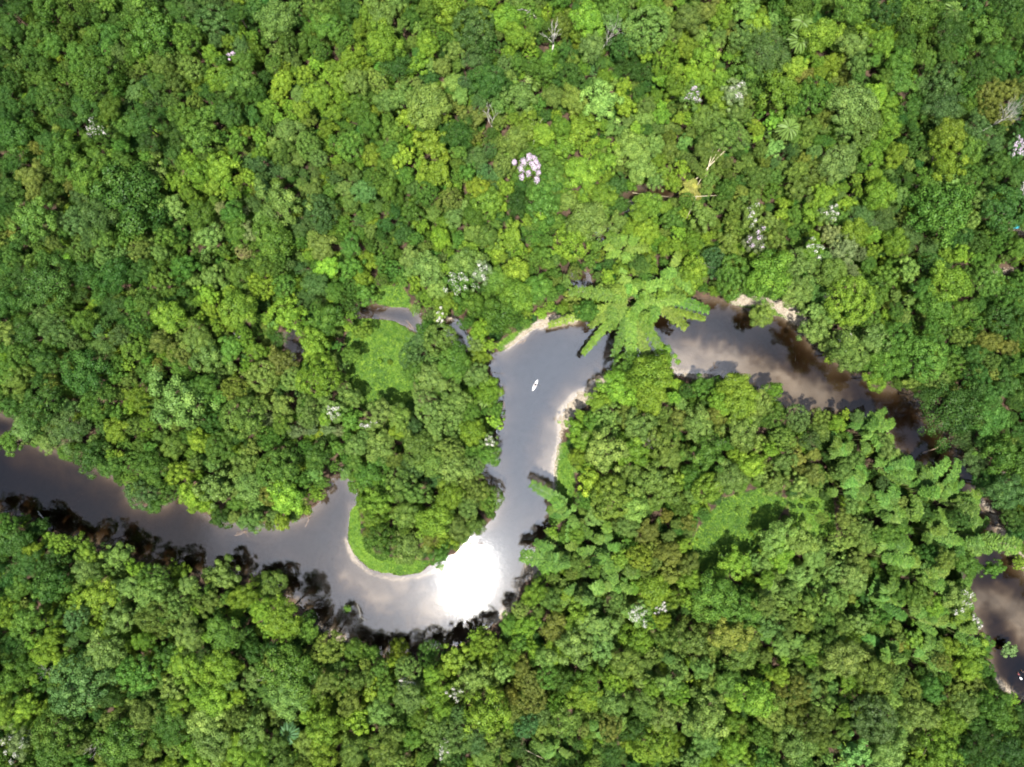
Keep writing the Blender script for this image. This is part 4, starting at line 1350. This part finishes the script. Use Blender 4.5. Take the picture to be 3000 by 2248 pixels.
def person(label, joints, radii, edges, loc, rz, shirt, trousers, hair, zshirt, zwaist, hold=None):
    root = bpy.data.objects.new('person', None)
    C.objects.link(root)
    root.location = loc
    root.rotation_euler = (0, 0, rz)
    tag(root, label, 'person')
    me_ = bpy.data.meshes.new('body')
    me_.from_pydata(joints, edges, [])
    o = link('body', me_, root)
    sk = o.modifiers.new('skin', 'SKIN')
    sv = me_.skin_vertices[0].data
    for i, r_ in enumerate(radii):
        sv[i].radius = (r_, r_)
    sv[0].use_root = True
    ss = o.modifiers.new('sub', 'SUBSURF')
    ss.levels = ss.render_levels = 2
    dg = bpy.context.evaluated_depsgraph_get()
    ev = bpy.data.meshes.new_from_object(o.evaluated_get(dg))
    o.modifiers.clear()
    o.data = ev
    ev.materials.clear()
    for m_ in (plain('skin', (.35, .2, .13)), plain('shirt', shirt), plain('shorts', trousers)):
        ev.materials.append(m_)
    for f in ev.polygons:
        z = f.center.z
        arm = abs(f.center.x) > .30
        f.material_index = 1 if (zwaist < z < zshirt and not arm) else (2 if zwaist - .28 < z <= zwaist else 0)
        f.use_smooth = True
    # hair cap on the head
    hj = Vector(joints[3])
    V, Fc = [], []
    for a in range(7):
        th = a / 6 * math.pi * .62
        for b in range(12):
            ph = b / 12 * 2 * math.pi
            V.append((hj.x + .118 * math.sin(th) * math.cos(ph), hj.y - .02 + .13 * math.sin(th) * math.sin(ph), hj.z + .03 + .125 * math.cos(th)))
    for a in range(6):
        for b in range(12):
            Fc.append((a * 12 + b, a * 12 + (b + 1) % 12, (a + 1) * 12 + (b + 1) % 12, (a + 1) * 12 + b))
    hm = bpy.data.meshes.new('hair')
    hm.from_pydata(V, [], Fc)
    hm.materials.append(plain('hair', hair, .6))
    hm.polygons.foreach_set('use_smooth', [True] * len(Fc))
    link('hair', hm, root)
    return root


# kayak: local +Y is the bow
L_ = 3.25
kx, ky = P(1567.5, 1129.5, .2)
krz = math.atan2(610, 290) - math.pi / 2
kroot = bpy.data.objects.new('kayak', None)
C.objects.link(kroot)
kroot.location = (kx, ky, 0)
kroot.rotation_euler = (0, 0, krz)
tag(kroot, 'short white kayak with a dark cockpit floating in the upper channel', 'kayak')
nst, nsd = 29, 20
V, Fc = [], []
for i in range(nst):
    t = -1 + 2 * i / (nst - 1)
    wdt = .40 * (1 - abs(t) ** 2.1) ** .9 + .004
    for k in range(nsd):
        a = 2 * math.pi * k / nsd
        zz = math.sin(a)
        rock = .10 * t * t
        z = (.20 + rock + .10 * zz * (1 - t * t * .6)) if zz > 0 else (.20 + rock + .26 * zz * (1 - t ** 4))
        V.append((wdt * math.cos(a) * (1 if zz > -.3 else .9), t * L_ / 2, z))
for i in range(nst - 1):
    for k in range(nsd):
        Fc.append((i * nsd + k, i * nsd + (k + 1) % nsd, (i + 1) * nsd + (k + 1) % nsd, (i + 1) * nsd + k))
Fc.append(tuple(range(nsd)))
Fc.append(tuple((nst - 1) * nsd + k for k in range(nsd))[::-1])
hm = bpy.data.meshes.new('hull')
hm.from_pydata(V, [], Fc)
hm.materials.append(plain('white_plastic', (.58, .58, .57), .4))
hm.polygons.foreach_set('use_smooth', [True] * len(Fc))
link('hull', hm, kroot)


def ring(name, cx, cy, z, rx, ry, tr, mat, parent):
    pts_ = [(cx + rx * math.cos(a), cy + ry * math.sin(a), z) for a in np.linspace(0, 2 * math.pi, 25)]
    return link(name, tube_mesh(name, [(pts_, [tr] * 25)], mat, 6), parent)


M_DK = plain('dark_plastic', (.03, .03, .035), .5)
ring('cockpit_rim', 0, .12, .305, .23, .42, .03, M_DK, kroot)
V = [(.23 * math.cos(a), .12 + .42 * math.sin(a), .308) for a in np.linspace(0, 2 * math.pi, 25)[:-1]]
cm_ = bpy.data.meshes.new('cockpit')
cm_.from_pydata(V + [(0, .12, .306)], [], [(i, (i + 1) % 24, 24) for i in range(24)])
cm_.materials.append(M_DK)
link('cockpit', cm_, kroot)
link('grab_handle', tube_mesh('grab_handle', [([(-.06, 1.45, .33), (0, 1.45, .38), (.06, 1.45, .33)], [.012] * 3)], M_DK, 5), kroot)
link('grab_handle', tube_mesh('grab_handle', [([(-.06, -1.45, .33), (0, -1.45, .38), (.06, -1.45, .33)], [.012] * 3)], M_DK, 5), kroot)

# paddler sitting in the cockpit, facing the bow (+Y)
Js = [(0, .02, .36), (0, .0, .55), (0, .0, .84), (0, .05, 1.08), (0, .03, .94),
      (.19, .0, .80), (.28, .14, .62), (.26, .40, .60), (.26, .47, .61), (-.19, .0, .80), (-.28, .14, .62), (-.26, .40, .60), (-.26, .47, .61),
      (.10, .12, .36), (.12, .42, .42), (-.10, .12, .36), (-.12, .42, .42), (0, .13, 1.06)]
Rs = [.15, .14, .13, .10, .055, .065, .048, .036, .028, .065, .048, .036, .028, .085, .06, .085, .06, .03]
Es = [(0, 1), (1, 2), (2, 4), (4, 3), (2, 5), (5, 6), (6, 7), (7, 8), (2, 9), (9, 10), (10, 11), (11, 12), (0, 13), (13, 14), (0, 15), (15, 16), (3, 17)]
person('person seated in the white kayak holding a paddle', Js, Rs, Es, (kx, ky, .0), krz, (.55, .45, .45), (.05, .05, .07), (.03, .02, .015), .9, .5)
pd = [([(-1.02, .45, .52), (0, .45, .66), (1.02, .45, .52)], [.018] * 3)]
proot = bpy.data.objects.new('paddle', None)
C.objects.link(proot)
proot.location = (kx, ky, 0)
proot.rotation_euler = (0, 0, krz)
tag(proot, 'dark double-bladed paddle held across the white kayak', 'paddle')
link('shaft', tube_mesh('shaft', pd, M_DK, 6), proot)
for sg in (-1, 1):
    V = []
    for zo in (-.012, .012):
        for a in np.linspace(0, 2 * math.pi, 13)[:-1]:
            V.append((sg * 1.15 + .22 * math.cos(a), .45 + .10 * math.sin(a), .49 + zo))
    Fc = [tuple(range(12))[::-1], tuple(range(12, 24))] + [(i, (i + 1) % 12, 12 + (i + 1) % 12, 12 + i) for i in range(12)]
    bm_ = bpy.data.meshes.new('blade')
    bm_.from_pydata(V, [], Fc)
    bm_.materials.append(M_DK)
    link('blade', bm_, proot)

# bathers wading in the lower pool
Jw = [(0, 0, .0), (0, .02, .25), (0, .04, .50), (0, .12, .74), (0, .08, .60),
      (.20, .04, .46), (.33, .14, .28), (.38, .34, .16), (.38, .42, .14), (-.20, .04, .46), (-.34, .12, .28), (-.42, .28, .14), (-.43, .36, .12),
      (.11, 0, -.10), (.12, .0, -.55), (-.11, 0, -.10), (-.12, .0, -.55), (0, .20, .72)]
x1, y1 = P(2984, 1976, .3)
person('person in a pink-red top wading in the grey lower pool', Jw, Rs, Es, (x1, y1, .0), -.9, (.5, .13, .16), (.03, .03, .05), (.02, .015, .012), .56, .02)
x2, y2 = P(2996, 1969, .3)
person('dark-haired person in a black top wading at the frame edge', Jw, Rs, Es, (x2, y2, .0), -.5, (.03, .03, .04), (.03, .03, .05), (.02, .015, .012), .56, .02)
# white float in front of the wader
V, Fc = [], []
for i in range(9):
    t = -1 + i / 4
    for k in range(10):
        a = k / 10 * 2 * math.pi
        rr_ = .16 * (1 - t ** 4 * .85)
        V.append((t * .42, rr_ * math.cos(a) * 1.3, .1 + rr_ * .7 * math.sin(a)))
for i in range(8):
    for k in range(10):
        Fc.append((i * 10 + k, i * 10 + (k + 1) % 10, (i + 1) * 10 + (k + 1) % 10, (i + 1) * 10 + k))
Fc += [tuple(range(10)), tuple(80 + k for k in range(10))[::-1]]
fm = bpy.data.meshes.new('float_board')
fm.from_pydata(V, [], Fc)
fm.materials.append(plain('white_foam', (.8, .8, .82), .5))
fm.polygons.foreach_set('use_smooth', [True] * len(Fc))
x3, y3 = P(2991, 1988, .1)
tag(link('float_board', fm, None, (x3, y3, 0), (0, 0, -.8)), 'small white float in the water beside the wader in pink-red', 'float')

# turquoise tarpaulin beside bare red earth
x4, y4 = P(2967, 667, 3.0)
V, Fc = [], []
for i in range(9):
    for j in range(9):
        u, v = -1 + i / 4, -1 + j / 4
        V.append((u * .62, v * .5, 2.9 + .5 * (1 - abs(v)) + .05 * math.sin(u * 5 + v * 3) - .12 * u * u))
for i in range(8):
    for j in range(8):
        Fc.append((i * 9 + j, (i + 1) * 9 + j, (i + 1) * 9 + j + 1, i * 9 + j + 1))
tm = bpy.data.meshes.new('sheet')
tm.from_pydata(V, [], Fc)
tm.materials.append(plain('turquoise_plastic', (.05, .42, .55), .4))
troot = bpy.data.objects.new('tarpaulin', None)
C.objects.link(troot)
troot.location = (x4, y4, ground_at(x4, y4))
tag(troot, 'small turquoise tarpaulin pitched beside bare reddish earth', 'tarpaulin')
sh_ = link('sheet', tm, troot)
sh_.modifiers.new('thick', 'SOLIDIFY').thickness = .02
for sx in (-.6, .6):
    link('support_pole', tube_mesh('support_pole', [([(sx, 0, -.2), (sx, 0, 3.3)], [.03, .03])], M_DRIFT, 6), troot)
